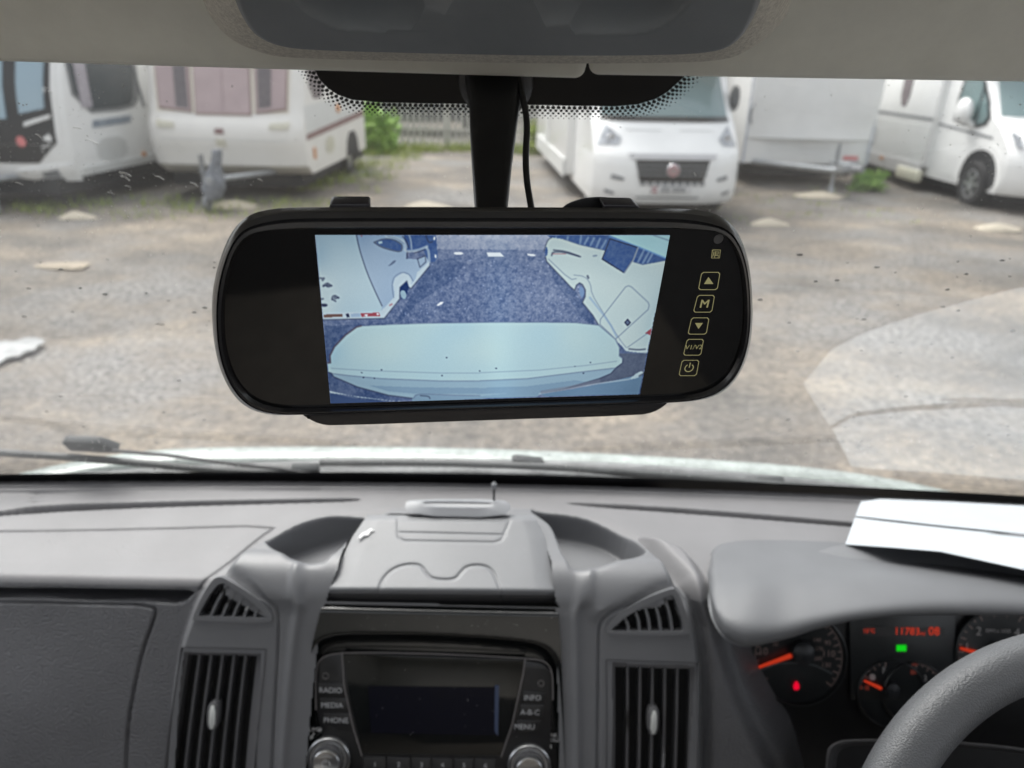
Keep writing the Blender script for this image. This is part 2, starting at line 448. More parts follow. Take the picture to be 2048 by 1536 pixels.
# ---- caravan with the black front panel, far left
c = Rig('caravan', 'white caravan with a black front panel, pale front windows and a red round sticker', 'caravan', (-7.04, 9.55, 0), -5, 'vehicles parked facing the yard')
hw = 1.13
prof = [(.10, .36), (.0, .50), (-.02, .9), (.05, 1.5), (.25, 2.1), (.6, 2.62)]
S = front_fn(hw, prof, .38, 5)
c.put('body', shell(S, US, [.40, .50, .7, .9, 1.2, 1.5, 1.8, 2.1, 2.4, 2.62], 6.2, hw), WHITE)
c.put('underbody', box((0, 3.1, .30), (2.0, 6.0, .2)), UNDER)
c.put('front_panel', join(patch(S, [(-.76, .80), (.915, .84), (.935, 2.5), (-.80, 2.5)], .012, 12, 12), patch(S, [(-.76, .60), (.74, .60), (.91, .835), (-.76, .795)], .012, 12, 4)), BLACKM)
c.put('corner_fairing', patch(S, [(.92, .80), (.95, .80), (.965, 2.5), (.94, 2.5)], .022, 3, 12, .02), WHITE)
for q in ([(-.72, 1.14), (-.26, 1.12), (-.26, 2.1), (-.72, 2.1)], [(-.20, 1.12), (.52, 1.14), (.54, 2.1), (-.20, 2.1)], [(.66, 1.20), (.87, 1.26), (.90, 2.1), (.68, 2.1)]):
    w_ = c.put('window', patch(S, q, .03, 5, 5, .02), SKYGL)
P = c.loc_at(43, 283); c.put('sticker', (lambda v: (disc(S(P[0] / hw, P[2], .03), np.array([1., 0, 0]), np.array([0, 0, 1.]), .065, n=20), [tuple(range(20))]))(0), mat('sticker_red', (.70, .22, .22), .5, var=.1), smooth=False)
c.put('grab_handle', patch(S, [(.70, 1.05), (.90, 1.14), (.91, 1.19), (.70, 1.10)], .05, 5, 2, .03), WHITE)
c.put('bumper', patch(S, [(.50, .40), (.98, .34), (.98, .58), (.50, .50)], .03, 8, 4, .06), WHITE)
c.put('road_light_recess', patch(S, [(.74, .42), (.88, .42), (.88, .52), (.74, .48)], .038, 4, 3, .01), GREYS)
sx = hw
w_ = c.put('side_window', side_panel(sx, [(.62, 1.22), (1.75, 1.22), (1.95, 1.35), (2.1, 2.1), (.62, 2.1)]), DGLASS)
c.put('window_frame', side_panel(sx, [(.56, 1.17), (1.85, 1.17), (2.1, 1.33), (2.2, 2.16), (.56, 2.16)], .006), GREYS, w_)
c.put('curtain', side_panel(sx + .006, [(.70, 1.25), (.92, 1.25), (.95, 2.08), (.70, 2.08)], .012, 0), mat('pale_curtain', (.45, .42, .46), .8, var=.2), w_)
c.put('name_plate', side_panel(sx, [(.85, .98), (1.75, 1.00), (1.78, 1.10), (.88, 1.08)], .008, 0), mat('navy_lettering_strip', (.10, .14, .20), .5, var=.5, vscale=30, col2=(.45, .5, .55)))
c.put('locker_door', side_panel(sx, [(.85, .52), (1.55, .52), (1.55, .84), (.85, .84)], .006), GREYP)
c.put('marker_light', side_panel(sx, [(1.88, .50), (1.98, .50), (1.98, .56), (1.88, .56)], .02), AMBER)
c.put('awning_rail', join(tube([c.R.T @ (c.w((sx + .01, 1.95, 2.2)) - c.loc), (sx + .02, 2.15, 1.2)], .02), tube([(sx + .01, 2.5, .45), (sx + .01, 2.4, 2.5)], .012)), GREYS)
c.put('side_skirt', side_panel(sx, [(.45, .40), (4.5, .40), (4.5, .50), (.45, .50)], .02, 0), GREYP)
c.put('hitch', join(tube([(-.5, .1, .42), (0, -1.1, .42)], .04), tube([(.5, .1, .42), (0, -1.1, .42)], .04), tube([(.35, -.25, .42), (.35, -.25, .02)], .035), box((0, -1.25, .45), (.12, .3, .12))), ZINC)
wheel(c, .98, 3.6, .33, .19, 1)

# ---- older caravan with three curtained windows
c = Rig('caravan', 'cream older caravan with three curtained front windows and a maroon side stripe', 'caravan', (-4.12, 10.50, 0), -.8, 'vehicles parked facing the yard')
hw = 1.10
prof = [(.25, .36), (.02, .50), (0, .62), (-.06, .85), (-.04, 1.05), (.06, 1.2), (.20, 1.8), (.45, 2.4), (.7, 2.6)]
S = front_fn(hw, prof, .16, 8)
c.put('body', shell(S, US, [.36, .50, .62, .74, .85, 1.0, 1.1, 1.2, 1.5, 1.8, 2.1, 2.4, 2.6], 4.1, hw), mat('white_gelcoat', (.80, .785, .75), .35, var=.03, vscale=2))
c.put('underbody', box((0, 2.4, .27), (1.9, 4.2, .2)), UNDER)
sur = c.put('window_surround', patch(S, [(-.86, 1.20), (.84, 1.20), (.90, 2.2), (-.90, 2.2)], .006, 12, 6, .02), CREAM)
for q in ([(-.80, 1.27), (-.40, 1.22), (-.41, 2.1), (-.84, 2.1)], [(-.32, 1.20), (.36, 1.20), (.36, 2.1), (-.33, 2.1)], [(.45, 1.22), (.80, 1.27), (.84, 2.1), (.44, 2.1)]):
    w_ = c.put('window', patch(S, q, .03, 6, 6, .02), CURTAIN)
    c.put('window_seal', patch(S, [(q[0][0] - .02, q[0][1] - .03), (q[1][0] + .02, q[1][1] - .03), (q[2][0] + .02, q[2][1]), (q[3][0] - .02, q[3][1])], .018, 6, 6, .01), mat('brown_seal', (.30, .22, .20), .6), w_)
for q in ([(-.83, 1.0), (-.60, 1.0), (-.62, 1.08), (-.85, 1.10)], [(.60, 1.0), (.84, 1.0), (.86, 1.10), (.62, 1.08)]):
    c.put('front_lamp', patch(S, q, .02, 4, 2, .015), mat('cream_lens', (.62, .60, .50), .3, var=.1))
for q in ([(-.58, 1.27), (-.42, 1.25), (-.44, 2.1), (-.60, 2.1)], [(.47, 1.26), (.63, 1.29), (.66, 2.1), (.47, 2.1)]): c.put('curtain_gap', patch(S, q, .034, 3, 5, .006), mat('dim_interior', (.13, .115, .125), .4, var=.2))
c.put('curtain_fold', patch(S, [(.015, 1.22), (.03, 1.22), (.03, 2.1), (.015, 2.1)], .033, 1, 5, .004), mat('fold_mauve', (.33, .25, .26), .7))
c.put('badge', patch(S, [(-.09, .93), (.02, .93), (.02, 1.0), (-.09, 1.0)], .016, 2, 2, .01), MAROON)
c.put('locker_handle', patch(S, [(-.09, .76), (.03, .76), (.03, .86), (-.09, .86)], .016, 2, 2, .01), mat('cream_lens', (.6, .6, .5)))
c.put('front_groove', patch(S, [(-.93, .845), (.93, .845), (.93, .86), (-.93, .86)], .004, 12, 1, .003), GREYP)
sx = hw
c.put('maroon_stripe', side_panel(sx, [(.22, .84), (4.05, .96), (4.05, 1.06), (.22, .92)], .005, 0), MAROON)
c.put('upper_stripe_panel', side_panel(sx, [(.22, .93), (4.05, 1.07), (4.05, 1.38), (.22, 1.30)], .004, 0), GREYP)
w_ = c.put('side_window', side_panel(sx, [(.55, 1.38), (1.35, 1.38), (1.35, 2.1), (.55, 2.1)]), mat('mauve_window', (.16, .13, .14), .2, var=.2))
c.put('side_window', side_panel(sx, [(2.6, 1.38), (3.5, 1.38), (3.5, 2.1), (2.6, 2.1)]), MATS['mauve_window'])
c.put('side_lamp', side_panel(sx, [(2.0, 1.12), (2.2, 1.12), (2.2, 1.25), (2.0, 1.25)], .02), AMBER)
c.put('side_lamp', side_panel(sx, [(.5, .55), (.58, .55), (.58, .72), (.5, .72)], .02), AMBER)
c.put('vent_grille', side_panel(sx, [(1.2, .55), (1.7, .55), (1.7, .80), (1.2, .80)], .01), mat('cream_lens', (.6, .6, .5)))
wheel(c, .95, 3.0, .31, .18, 1)
c.put('wheel_arch', side_panel(sx - .004, [(2.5, .36), (3.5, .36), (3.4, .62), (3.2, .76), (2.8, .76), (2.6, .62)], .006, 0), UNDER)
c.put('hitch', join(tube([(-.5, .2, .40), (.1, -.85, .42)], .035), tube([(.6, .2, .40), (.1, -.85, .42)], .035), tube([(.1, -.5, .42), (.1, -.95, .42)], .05)), ZINC)
jk = c.put('jockey_wheel', join(tube([(-.02, -.8, .12), (-.02, -.8, .74)], .03), lathe((-.05, -.8, .11), np.array([0, 1., 0]), np.array([0, 0, 1.]), np.array([1., 0, 0]), [(.03, 0), (.1, 0), (.11, .03), (.1, .06), (.03, .06)], 20)), GREYS)
c.put('hitch_cover', loft([disc((.06 + .03 * k, -.8, z), np.array([1., 0, 0]), np.array([0, 1., 0]), r, r * .9, 14) for k, (z, r) in enumerate(((.16, .10), (.30, .16), (.46, .13), (.58, .08), (.66, .07), (.80, .065)))]), mat('grey_cloth_cover', (.20, .215, .24), .9, var=.35, vscale=9, bump=.8, bscale=12, bdist=.03))

# ---- white motorhome facing us
c = Rig('motorhome', 'white motorhome facing the yard, dark grille with round badge, number plate and headlamps', 'motorhome', (2.04, 9.62, 0), 4, 'vehicles parked facing the yard')
hw = .99
prof = [(.12, .20), (.03, .30), (0, .42), (.0, .60), (.02, .80), (.05, .86), (.16, .98), (.34, 1.18), (.48, 1.27), (.95, 1.80), (1.15, 2.0)]
S = front_fn(hw, prof, .34, 4)
c.put('cab', shell(S, US, [.22, .30, .42, .52, .60, .70, .80, .86, .92, .98, 1.08, 1.18, 1.27, 1.5, 1.8, 2.0], 2.4, hw), WHITE)
c.put('coach_body', join(box((0, 4.6, 1.55), (2.24, 4.9, 2.5)), box((0, 1.6, 2.4), (2.2, 2.0, .8))), WHITE, bevel=.06)
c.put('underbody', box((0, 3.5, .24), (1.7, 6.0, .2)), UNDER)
ws = c.put('windscreen', patch(S, [(-.88, 1.29), (.88, 1.29), (.84, 1.96), (-.84, 1.96)], .012, 14, 8, .02), TEALGL)
c.put('scuttle', patch(S, [(-.90, 1.235), (.90, 1.235), (.88, 1.30), (-.88, 1.30)], .02, 14, 2, .02), BLACKM, ws)
gr = c.put('grille', patch(S, [(-.43, .52), (.43, .52), (.50, .79), (-.50, .79)], .012, 10, 6, .01), BLACKM)
for z in (.60, .66, .72): c.put('grille_bar', patch(S, [(-.47, z), (.47, z), (.47, z + .014), (-.47, z + .014)], .03, 10, 1, .015), GREYS, gr)
c.put('grille_surround', patch(S, [(-.56, .80), (.56, .80), (.60, .87), (-.60, .87)], .02, 10, 2, .02), mat('pale_grey_plastic', (.52, .52, .53), .5, var=.05), gr)
c.put('lower_intake', join(*[patch(S, [(x, .47), (x + .07, .47), (x + .07, .52), (x, .52)], .016, 2, 2, .01) for x in np.arange(-.42, .40, .10)]), GREYS, gr)
bd = c.put('badge', lathe(S(0, .665, .03), np.array([1., 0, 0]), np.array([0, 0, 1.]), np.array([0, -1., 0]), [(.088, -.02), (.092, 0), (.085, .012), (.075, .015)], 28), mat('chrome_ring', (.6, .6, .62), .2, .9))
c.put('badge_face', lathe(S(0, .665, .046), np.array([1., 0, 0]), np.array([0, 0, 1.]), np.array([0, -1., 0]), [(.074, 0), (.070, .006)], 28), mat('badge_red', (.42, .20, .22), .35, var=.1), bd)
c.put('badge_mark', join(*[patch(lambda u, z, off=0: S(0, .665, .056) + np.array([u, -off, z]), [(x, -.04), (x + .012, -.04), (x + .022, .04), (x + .01, .04)], .002, 1, 1, .002) for x in (-.05, -.025, 0, .025)]), mat('chrome_ring', (.6, .6, .62)), bd)
pl = c.put('number_plate', patch(S, [(-.27, .37), (.27, .37), (.27, .47), (-.27, .47)], .03, 6, 2, .01), mat('plate_white', (.66, .66, .66), .4, var=.04))
for x in (-.13, -.07, .02, .08, .14): c.put('plate_character', patch(S, [(x, .39), (x + .045, .39), (x + .045, .455), (x, .455)], .034, 1, 1, .003), GREYS, pl)
c.put('plate_band', patch(S, [(-.26, .38), (-.19, .38), (-.19, .46), (-.26, .46)], .034, 1, 1, .003), mat('badge_red', (.4, .2, .2)), pl)
for s in (-1, 1):
    q = [(s * .96, .94), (s * .70, .96), (s * .66, 1.04), (s * .84, 1.20)]
    hl = c.put('headlamp', patch(S, q, .016, 6, 6, .012), LENS)
    c.put('lamp_bowl', lathe(S(s * .79, 1.03, .03), np.array([1., 0, 0]), np.array([0, 0, 1.]), np.array([0, -1., 0]), [(.055, 0), (.05, .012), (.03, .004)], 20), ALLOY, hl)
    c.put('bumper_vent', patch(S, [(s * .62, .56), (s * .78, .60), (s * .80, .54), (s * .64, .52)], .014, 4, 2, .012), GREYS)
    c.put('fog_lamp', patch(S, [(s * .74, .37), (s * .86, .40), (s * .86, .35), (s * .74, .33)], .014, 4, 2, .012), GREYS)
    mr = c.put('door_mirror', loft([disc((s * (hw + .07), .95 + y, 1.52), np.array([1., 0, 0]), np.array([0, 0, 1.]), a, b, 16) for y, a, b in ((-.02, .02, .08), (0, .05, .16), (.10, .055, .17), (.14, .05, .15))]), mat('grey_mirror_shell', (.10, .105, .11), .5))
    c.put('mirror_arm', tube([(s * (hw - .02), .95, 1.42), (s * (hw + .1), .97, 1.45)], .03), BLACKM, mr)
    wheel(c, s * .86, .95, .34, .22, s)
c.put('bonnet_seam', join(patch(S, [(-.60, 1.13), (-.12, 1.13), (-.12, 1.145), (-.58, 1.145)], .006, 6, 1, .004), patch(S, [(.12, 1.13), (.60, 1.13), (.58, 1.145), (.12, 1.145)], .006, 6, 1, .004)), GREYP)
c.put('bumper_line', patch(S, [(-.46, .30), (.40, .30), (.40, .325), (-.46, .325)], .008, 8, 1, .005), GREYS)
c.put('side_skirt', side_panel(-1.12, [(2.2, .28), (6.8, .28), (6.8, .55), (2.2, .55)], .03, 0), GREYP)
c.put('side_window', side_panel(-1.12, [(3.0, 1.4), (4.0, 1.4), (4.0, 1.95), (3.0, 1.95)]), DGLASS)
c.put('habitation_door', side_panel(-1.12, [(4.6, .5), (5.2, .5), (5.2, 2.2), (4.6, 2.2)], .015, 0), GREYP)

# ---- plain white caravan with a creased front panel
c = Rig('caravan', 'plain white caravan with a creased blank front panel, its drawbar standing on a jockey leg', 'caravan', (5.13, 13.1, 0), 0, 'vehicles parked facing the yard')
hw = 1.10
def S(u, z, off=0):
    y = .10 * abs(u) * (1 if z < 1.0 else max(.25, 1 - (z - 1.0) * 2)) + .30 * max(0, abs(u) - .8) ** 1.6
    if z > .80: y -= .0
    else: y += .16 * (1 - abs(u)) + .03
    return np.array([u * hw, y - off, z])
us = [-1, -.95, -.9, -.8, -.6, -.4, -.2, 0, .2, .4, .6, .8, .9, .95, 1]
c.put('body', shell(S, us, [.38, .55, .74, .79, .81, .9, 1.0, 1.2, 1.5, 2.0, 2.6], 5.2, hw), WHITE)
c.put('underbody', box((0, 2.7, .27), (1.9, 4.6, .24)), UNDER)
c.put('red_sticker', patch(S, [(.62, .46), (.86, .46), (.86, .53), (.62, .53)], .008, 3, 2, .006), mat('sticker_red', (.7, .2, .2)))
for s_ in (-1, 1): c.put('corner_trim', tube([(s_ * (hw + .005), .12, .38), (s_ * (hw + .005), .14, 2.5)], .022, 8), mat('bluish_trim', (.50, .53, .60), .4, var=.05))
c.put('grab_handle', tube([(-hw + .02, .02, 1.05), (-hw - .03, -.05, 1.15), (-hw - .03, -.05, 1.3), (-hw + .02, .02, 1.38)], .02, 8), GREYS)
c.put('drawbar', join(tube([(-.9, .15, .40), (.15, -1.15, .42)], .05), tube([(.95, .15, .40), (.15, -1.15, .42)], .05), box((.15, -1.1, .50), (.20, .5, .10))), ZINC)
c.put('coupling_head', join(tube([(.15, -1.2, .45), (.3, -1.5, .50)], .06), tube([(.05, -1.1, .5), (.05, -1.1, .85)], .02)), GREYS)
c.put('jockey_leg', join(tube([(.1, -.95, .05), (.1, -.95, .82)], .028), lathe((.06, -.95, .08), np.array([0, 1., 0]), np.array([0, 0, 1.]), np.array([1., 0, 0]), [(.02, 0), (.09, 0), (.09, .06), (.02, .06)], 18)), ZINC)
c.put('crease_shadow_lip', join(patch(S, [(-.80, .80), (0, .80), (0, .815), (-.8, .812)], .02, 8, 1, .02), patch(S, [(0, .80), (.75, .80), (.75, .812), (0, .815)], .02, 8, 1, .02)), GREYP)
wheel(c, -.95, 3.0, .33, .19, -1)

# ---- beige box van body behind, between the motorhome and the plain caravan
c = Rig('caravan', 'beige caravan end wall with a small blue sticker, standing behind the white motorhome', 'caravan', (3.75, 15.2, 0), 0, 'vehicles parked facing the yard')
c.put('body', box((.2, 2.2, 1.5), (2.2, 4.4, 2.2)), mat('beige_panel', (.60, .56, .51), .5, var=.05, vscale=2), bevel=.05)
c.put('underbody', box((.2, 2.2, .3), (1.9, 4.0, .3)), UNDER)
P = c.loc_at(1487, 200); c.put('blue_sticker', box((P[0], -.006, P[2]), (.18, .012, .10)), mat('blue_sticker', (.35, .42, .60), .5), smooth=False)

# ---- motorhome seen from the side, far right
c = Rig('motorhome', 'white coachbuilt motorhome seen from its side with white door mirror and alloy wheel', 'motorhome', (8.18, 10.48, 0), 0, 'vehicles parked facing the yard')
hw = 1.02
prof = [(.16, .22), (.04, .34), (0, .50), (.0, .80), (.12, .95), (.35, 1.16), (.62, 1.30), (1.2, 1.95), (1.35, 2.05)]
S = front_fn(hw, prof, .36, 4)
c.put('cab', shell(S, US, [.26, .34, .5, .65, .8, .9, 1.0, 1.16, 1.30, 1.6, 1.95, 2.05], 2.9, hw), WHITE)
c.put('windscreen', patch(S, [(-.93, 1.33), (.88, 1.33), (.86, 1.98), (-.86, 1.98)], .012, 14, 8, .02), TEALGL)
c.put('coach_body', join(box((0, 4.5, 1.55), (2.26, 4.2, 2.3)), box((0, 2.3, 2.45), (2.2, 2.2, .8))), WHITE, bevel=.05)
c.put('underbody', box((0, 3.6, .24), (1.8, 6.2, .2)), UNDER)
x = -hw
w_ = c.put('side_window', side_panel(x, [(1.20, 1.17), (1.92, 1.20), (1.96, 1.34), (1.90, 1.92), (1.60, 1.96), (1.08, 1.36)], .012), TEALGL)
c.put('window_frame', side_panel(x, [(1.12, 1.12), (1.98, 1.15), (2.03, 1.34), (1.96, 1.97), (1.60, 2.01), (1.0, 1.36)], .005), BLACKM, w_)
c.put('window_bar', side_panel(x, [(1.36, 1.18), (1.39, 1.18), (1.39, 1.80), (1.36, 1.77)], .02, 0), BLACKM, w_)
m2 = c.put('door_mirror', loft([disc((x - .15, 1.45 + y, 1.36 + z0), np.array([1., 0, 0]), np.array([0, 0, 1.]), a, b, 18) for y, a, b, z0 in ((-.10, .04, .09, 0), (-.05, .09, .17, 0), (.06, .11, .20, 0), (.14, .10, .19, 0))]), WHITE)
c.put('mirror_arm', tube([(x + .02, 1.42, 1.14), (x - .14, 1.45, 1.25)], .05), WHITE, m2)
c.put('cab_stripe', side_panel(x, [(.85, 1.00), (2.4, 1.10), (2.4, 1.14), (.85, 1.04)], .006, 0), GREYS)
x2 = -1.13
c.put('side_stripe', side_panel(x2, [(2.40, 1.16), (6.8, 1.20), (6.8, 1.27), (2.40, 1.21)], .006, 0), GREYS)
c.put('lower_panel', side_panel(x2, [(2.40, .50), (6.8, .50), (6.8, 1.10), (2.40, 1.08)], .004, 0), GREYP)
c.put('skirt', side_panel(x2, [(2.40, .22), (6.8, .30), (6.8, .48), (2.40, .46)], .03, 0), mat('skirt_grey', (.58, .58, .58), .5, var=.05))
c.put('cream_step', box((x2 - .02, 2.75, .25), (.12, .75, .20)), mat('cream_plastic', (.74, .72, .58), .5, var=.04), bevel=.03)
w_ = c.put('narrow_window', side_panel(x2, [(3.35, 1.35), (3.65, 1.35), (3.68, 2.1), (3.35, 2.1)], .012), mat('mauve_window', (.16, .13, .14)))
c.put('service_hatch', side_panel(x2, [(4.3, .62), (4.75, .62), (4.75, .90), (4.3, .90)], .008, 0), GREYS)
c.put('service_hatch_lid', side_panel(x2 - .008, [(4.33, .65), (4.72, .65), (4.72, .88), (4.33, .88)], .008, 0), WHITE)
c.put('marker_light', side_panel(x2 - .03, [(3.75, .38), (3.9, .38), (3.9, .43), (3.75, .43)], .01), AMBER)
c.put('wheel_arch', side_panel(x - .003, [(.50, .26), (1.47, .26), (1.43, .60), (1.25, .80), (.97, .86), (.69, .78), (.53, .58)], .008, 2), UNDER)
c.put('arch_flare', side_panel(x - .002, [(.40, .26), (1.60, .26), (1.56, .66), (1.33, .9), (.97, .97), (.61, .88), (.43, .62)], .004, 2), WHITE)
wheel(c, x + .02, .98, .335, .22, -1)
wheel(c, x2 + .12, 5.4, .335, .22, -1)
c.put('headlamp', side_panel(x + .10, [(.20, .90), (.50, .96), (.62, 1.14), (.40, 1.10)], .03, 1), LENS)

# ---- palisade fence, what stands behind it
FEN = mat('weathered_palisade', (.50, .50, .47), .6, .2, var=.15, vscale=4)
c = thing('palisade_fence', 'pale grey metal palisade fence at the back of the yard', 'fence', (-1.5, 18.2, 0))
V, F = [], []
pl_ = []
for k in range(62):
    xx = -5.0 + k * .145; pl_.append(prism([(xx, 18.2, .1), (xx + .065, 18.2, .1), (xx + .065, 18.2, 1.95), (xx + .032, 18.2, 2.05), (xx, 18.2, 1.95)], np.array([0, .02, 0])))
obj('pales', *join(*pl_), FEN, c, smooth=False)
for z in (.45, 1.7): obj('rail', *box((-.5, 18.26, z), (9.2, .05, .06)), FEN, c, smooth=False)
for xx in (-4.4, -1.7, 1.0, 3.7): obj('post', *box((xx, 18.33, 1.0), (.1, .08, 2.0)), FEN, c, smooth=False)
c = thing('shed', 'long low pale warehouse wall with dark openings behind the fence', 'building', (0, 30, 0))
obj('wall', *box((0, 31, 3), (60, 1.5, 6)), mat('pale_render', (.52, .50, .48), .9, var=.08, vscale=.6), c, smooth=False)
c = thing('parked_car', 'dark car parked on the far side of the palisade fence', 'car', (-2.6, 22.5, 0))
body = [(-2.1, .35), (-2.15, .75), (-1.5, .95), (-.9, 1.42), (.7, 1.45), (1.5, .98), (2.1, .85), (2.15, .4)]
obj('body', *prism([(-2.6 + a, 21.9, b) for a, b in body], np.array([0, 1.7, 0])), mat('dark_car_paint', (.05, .06, .07), .3, var=.2), c, bevel=.08)
obj('side_window', *prism([(-2.6 + a, 21.88, b) for a, b in ((-1.1, 1.0), (-.75, 1.34), (.6, 1.36), (1.1, 1.0))], np.array([0, .03, 0])), SKYGL, c)
for xx in (-3.9, -1.25): obj('wheel', *lathe((xx, 21.9, .32), np.array([1., 0, 0]), np.array([0, 0, 1.]), np.array([0, -1., 0]), [(.05, 0), (.32, 0), (.32, -.2), (.05, -.2)], 24), TYRE, c)

# ---- plants
def leaf_mat(name, a, b): return mat(name, a, .6, col2=b, vscale=3.5)
LEAF1 = leaf_mat('leaf_green', (.13, .29, .04), (.33, .52, .10)); LEAF2 = leaf_mat('leaf_yellow_green', (.16, .24, .03), (.38, .44, .09))
def leaves(c, r, n, ls, seed):
    R_ = np.random.RandomState(seed); V, F = [], []
    cl = [np.array([R_.uniform(-1, 1) * r[0] * .75, R_.uniform(-1, 1) * r[1] * .75, r[2] * R_.uniform(.15, 1.7)]) for _ in range(max(4, n // 60))]
    for _ in range(n):
        p = cl[R_.randint(len(cl))] + R_.normal(0, .25, 3) * np.array(r); p[2] = max(.02, p[2]); p += np.array(c)
        a = R_.normal(size=3); a /= np.linalg.norm(a); b = np.cross(a, R_.normal(size=3)); b /= np.linalg.norm(b)
        s = ls * R_.uniform(.5, 1.3); k = len(V)
        V += [p - a * s, p + b * s * .4, p + a * s, p - b * s * .4]; F.append((k, k + 1, k + 2, k + 3))
    return V, F
def shrub(name, label, cat, c, r, n, ls, m_, seed, group=None):
    t = thing(name, label, cat, tuple(c), group)
    obj('foliage', *leaves(c, r, n, ls, seed), m_, t, smooth=False)
    st = [tube([(c[0] + dx * .3, c[1], c[2]), (c[0] + dx, c[1] + dx * .2, c[2] + r[2] * 1.2)], .008, 5) for dx in np.linspace(-r[0] * .5, r[0] * .5, 4)]
    obj('stem', *join(*st), mat('bark', (.10, .07, .04), .9, var=.2), t)
g = 'weedy shrubs at the foot of the fence'
shrub('shrub', 'tallest green bush beside the older caravan, in front of the fence', 'shrub', (-3.55, 17.2, 0), (.70, .4, .48), 4000, .10, LEAF1, 1, g)
shrub('shrub', 'low yellow green bush just right of the mirror arm', 'shrub', (.75, 17.6, 0), (.5, .4, .34), 1500, .08, LEAF2, 2, g)
shrub('shrub', 'bright green bush between the plain caravan and the side-on motorhome', 'shrub', (6.15, 12.9, 0), (.30, .3, .16), 900, .07, LEAF1, 3, g)
gv, gf = [], []
R_ = np.random.RandomState(5)
def tuft(x, y, n, h, V, F):
    for _ in range(n):
        px_, py_ = x + R_.normal(0, .12), y + R_.normal(0, .10); a = R_.uniform(0, 6.28); l = h * R_.uniform(.4, 1.2); k = len(V)
        d = np.array([math.cos(a), math.sin(a), 0]); q = np.array([-d[1], d[0], 0]) * .008
        b = np.array([px_, py_, 0]); V += [b - q, b + q, b + d * l * .5 + [0, 0, l]]; F.append((k, k + 1, k + 2))
for _ in range(230):
    tuft(R_.uniform(-4.2, 2.5), 17.9 + R_.normal(0, .25), 22, .22, gv, gf)
for _ in range(60): tuft(R_.uniform(-6.6, -2.6), 9.4 + R_.uniform(-.3, 1.2), 12, .12, gv, gf)
for _ in range(50): tuft(R_.uniform(-3.4, -2.2), 14 + R_.uniform(-2.5, 3), 18, .2, gv, gf)
for _ in range(30): tuft(R_.uniform(1.5, 6.5), 10 + R_.uniform(-.5, 3), 8, .08, gv, gf)
tag(obj('weeds', gv, gf, LEAF2, smooth=False), 'low weeds and grass sprouting from the gravel along the fence and under the caravans', 'weeds', kind='stuff')

# ---- pale kerb stones marking the pitches
SAND = mat('pale_sandy_stone', (.43, .385, .305), .85, var=.1, vscale=10)
def stone(px, py, w_, label, hk=.8, m_=None):
    p = at_z(px, py, 0); V = []
    R2 = np.random.RandomState(int(px)); n = 14
    rings = []
    for sc_, z in ((1, 0), (.86, .03), (.45, .075), (.12, .105)):
        rings.append([p + np.array([w_ * sc_ * math.cos(a) * (1 + .15 * math.sin(3 * a + px) + R2.uniform(-.07, .07)), w_ * .55 * sc_ * math.sin(a) * (1 + .1 * math.cos(2 * a)), z * hk + .004]) for a in np.linspace(0, 2 * math.pi, n, endpoint=False)])
    t = obj('marker_stone', *loft(rings), m_ or SAND); tag(t, label, 'marker stone', 'pale stones marking the pitches')
stone(152, 437, .24, 'pale wedge of stone in front of the black fronted caravan')
stone(470, 414, .36, 'pale flat stone under the covered hitch of the older caravan')
stone(850, 415, .34, 'pale stone peeping over the top edge of the rear view monitor')
stone(1535, 450, .26, 'pale stone between the white motorhome and the plain caravan, nearest us')
stone(1640, 394, .42, 'broad pale stone beneath the plain caravan jockey leg')
stone(1993, 460, .30, 'pale stone beside the alloy wheel of the side-on motorhome')
stone(130, 532, .26, 'pale stone lying alone in the open gravel, above the puddle', .25, mat('buff_stone', (.33, .285, .22), .9, var=.2, vscale=8))
# ================================================================== THE CAB
# ---- windscreen: curved sloping pane from the header down to the dashboard
GT = (.495, 0.0); GB = (.753, -.47)          # (Y, height against the eye) of the pane at X=0
GSL = (GB[0] - GT[0]) / (GB[1] - GT[1])
GK = .05
def glass_Y(x, z): return GT[0] + (z - EYE) * GSL - GK * x * x
def on_glass(px, py, off=0.):
    d = ray(px, py); t = .6
    for _ in range(30):
        P = EYEV + d * t; f = P[1] - glass_Y(P[0], P[2]) + off
        df = d[1] - GSL * d[2] + 2 * GK * P[0] * d[0]; t -= f / df
    return EYEV + d * t
GN = np.array([0, -1., GSL]); GN /= np.linalg.norm(GN)     # towards the cab
def glass_grid(x0, x1, z0, z1, nx, nz, off=0):
    V = []
    for j in range(nz + 1):
        z = z0 + (z1 - z0) * j / nz
        for i in range(nx + 1):
            x = x0 + (x1 - x0) * i / nx; V.append(np.array([x, glass_Y(x, EYE + z) - off, EYE + z]))
    k = nx + 1
    return V, [(j * k + i, j * k + i + 1, (j + 1) * k + i + 1, (j + 1) * k + i) for j in range(nz) for i in range(nx)]
WSC = thing('windscreen', 'sloping glass windscreen with a dotted black band at the top and rain spots', 'windscreen', (0, GB[0], EYE + GB[1]))
def raw(name, V, F, m_, parent=None, smooth=True):
    return link(name, mesh_of(name, V, F), m_, parent, smooth)
raw('pane', *glass_grid(-.85, .85, -.52, .10, 34, 24), clear('windscreen_glass', 4.0, (.97, .985, .975), .012), WSC)
FRIT = mat('ceramic_frit', (.006, .006, .007), .35, var=.1)
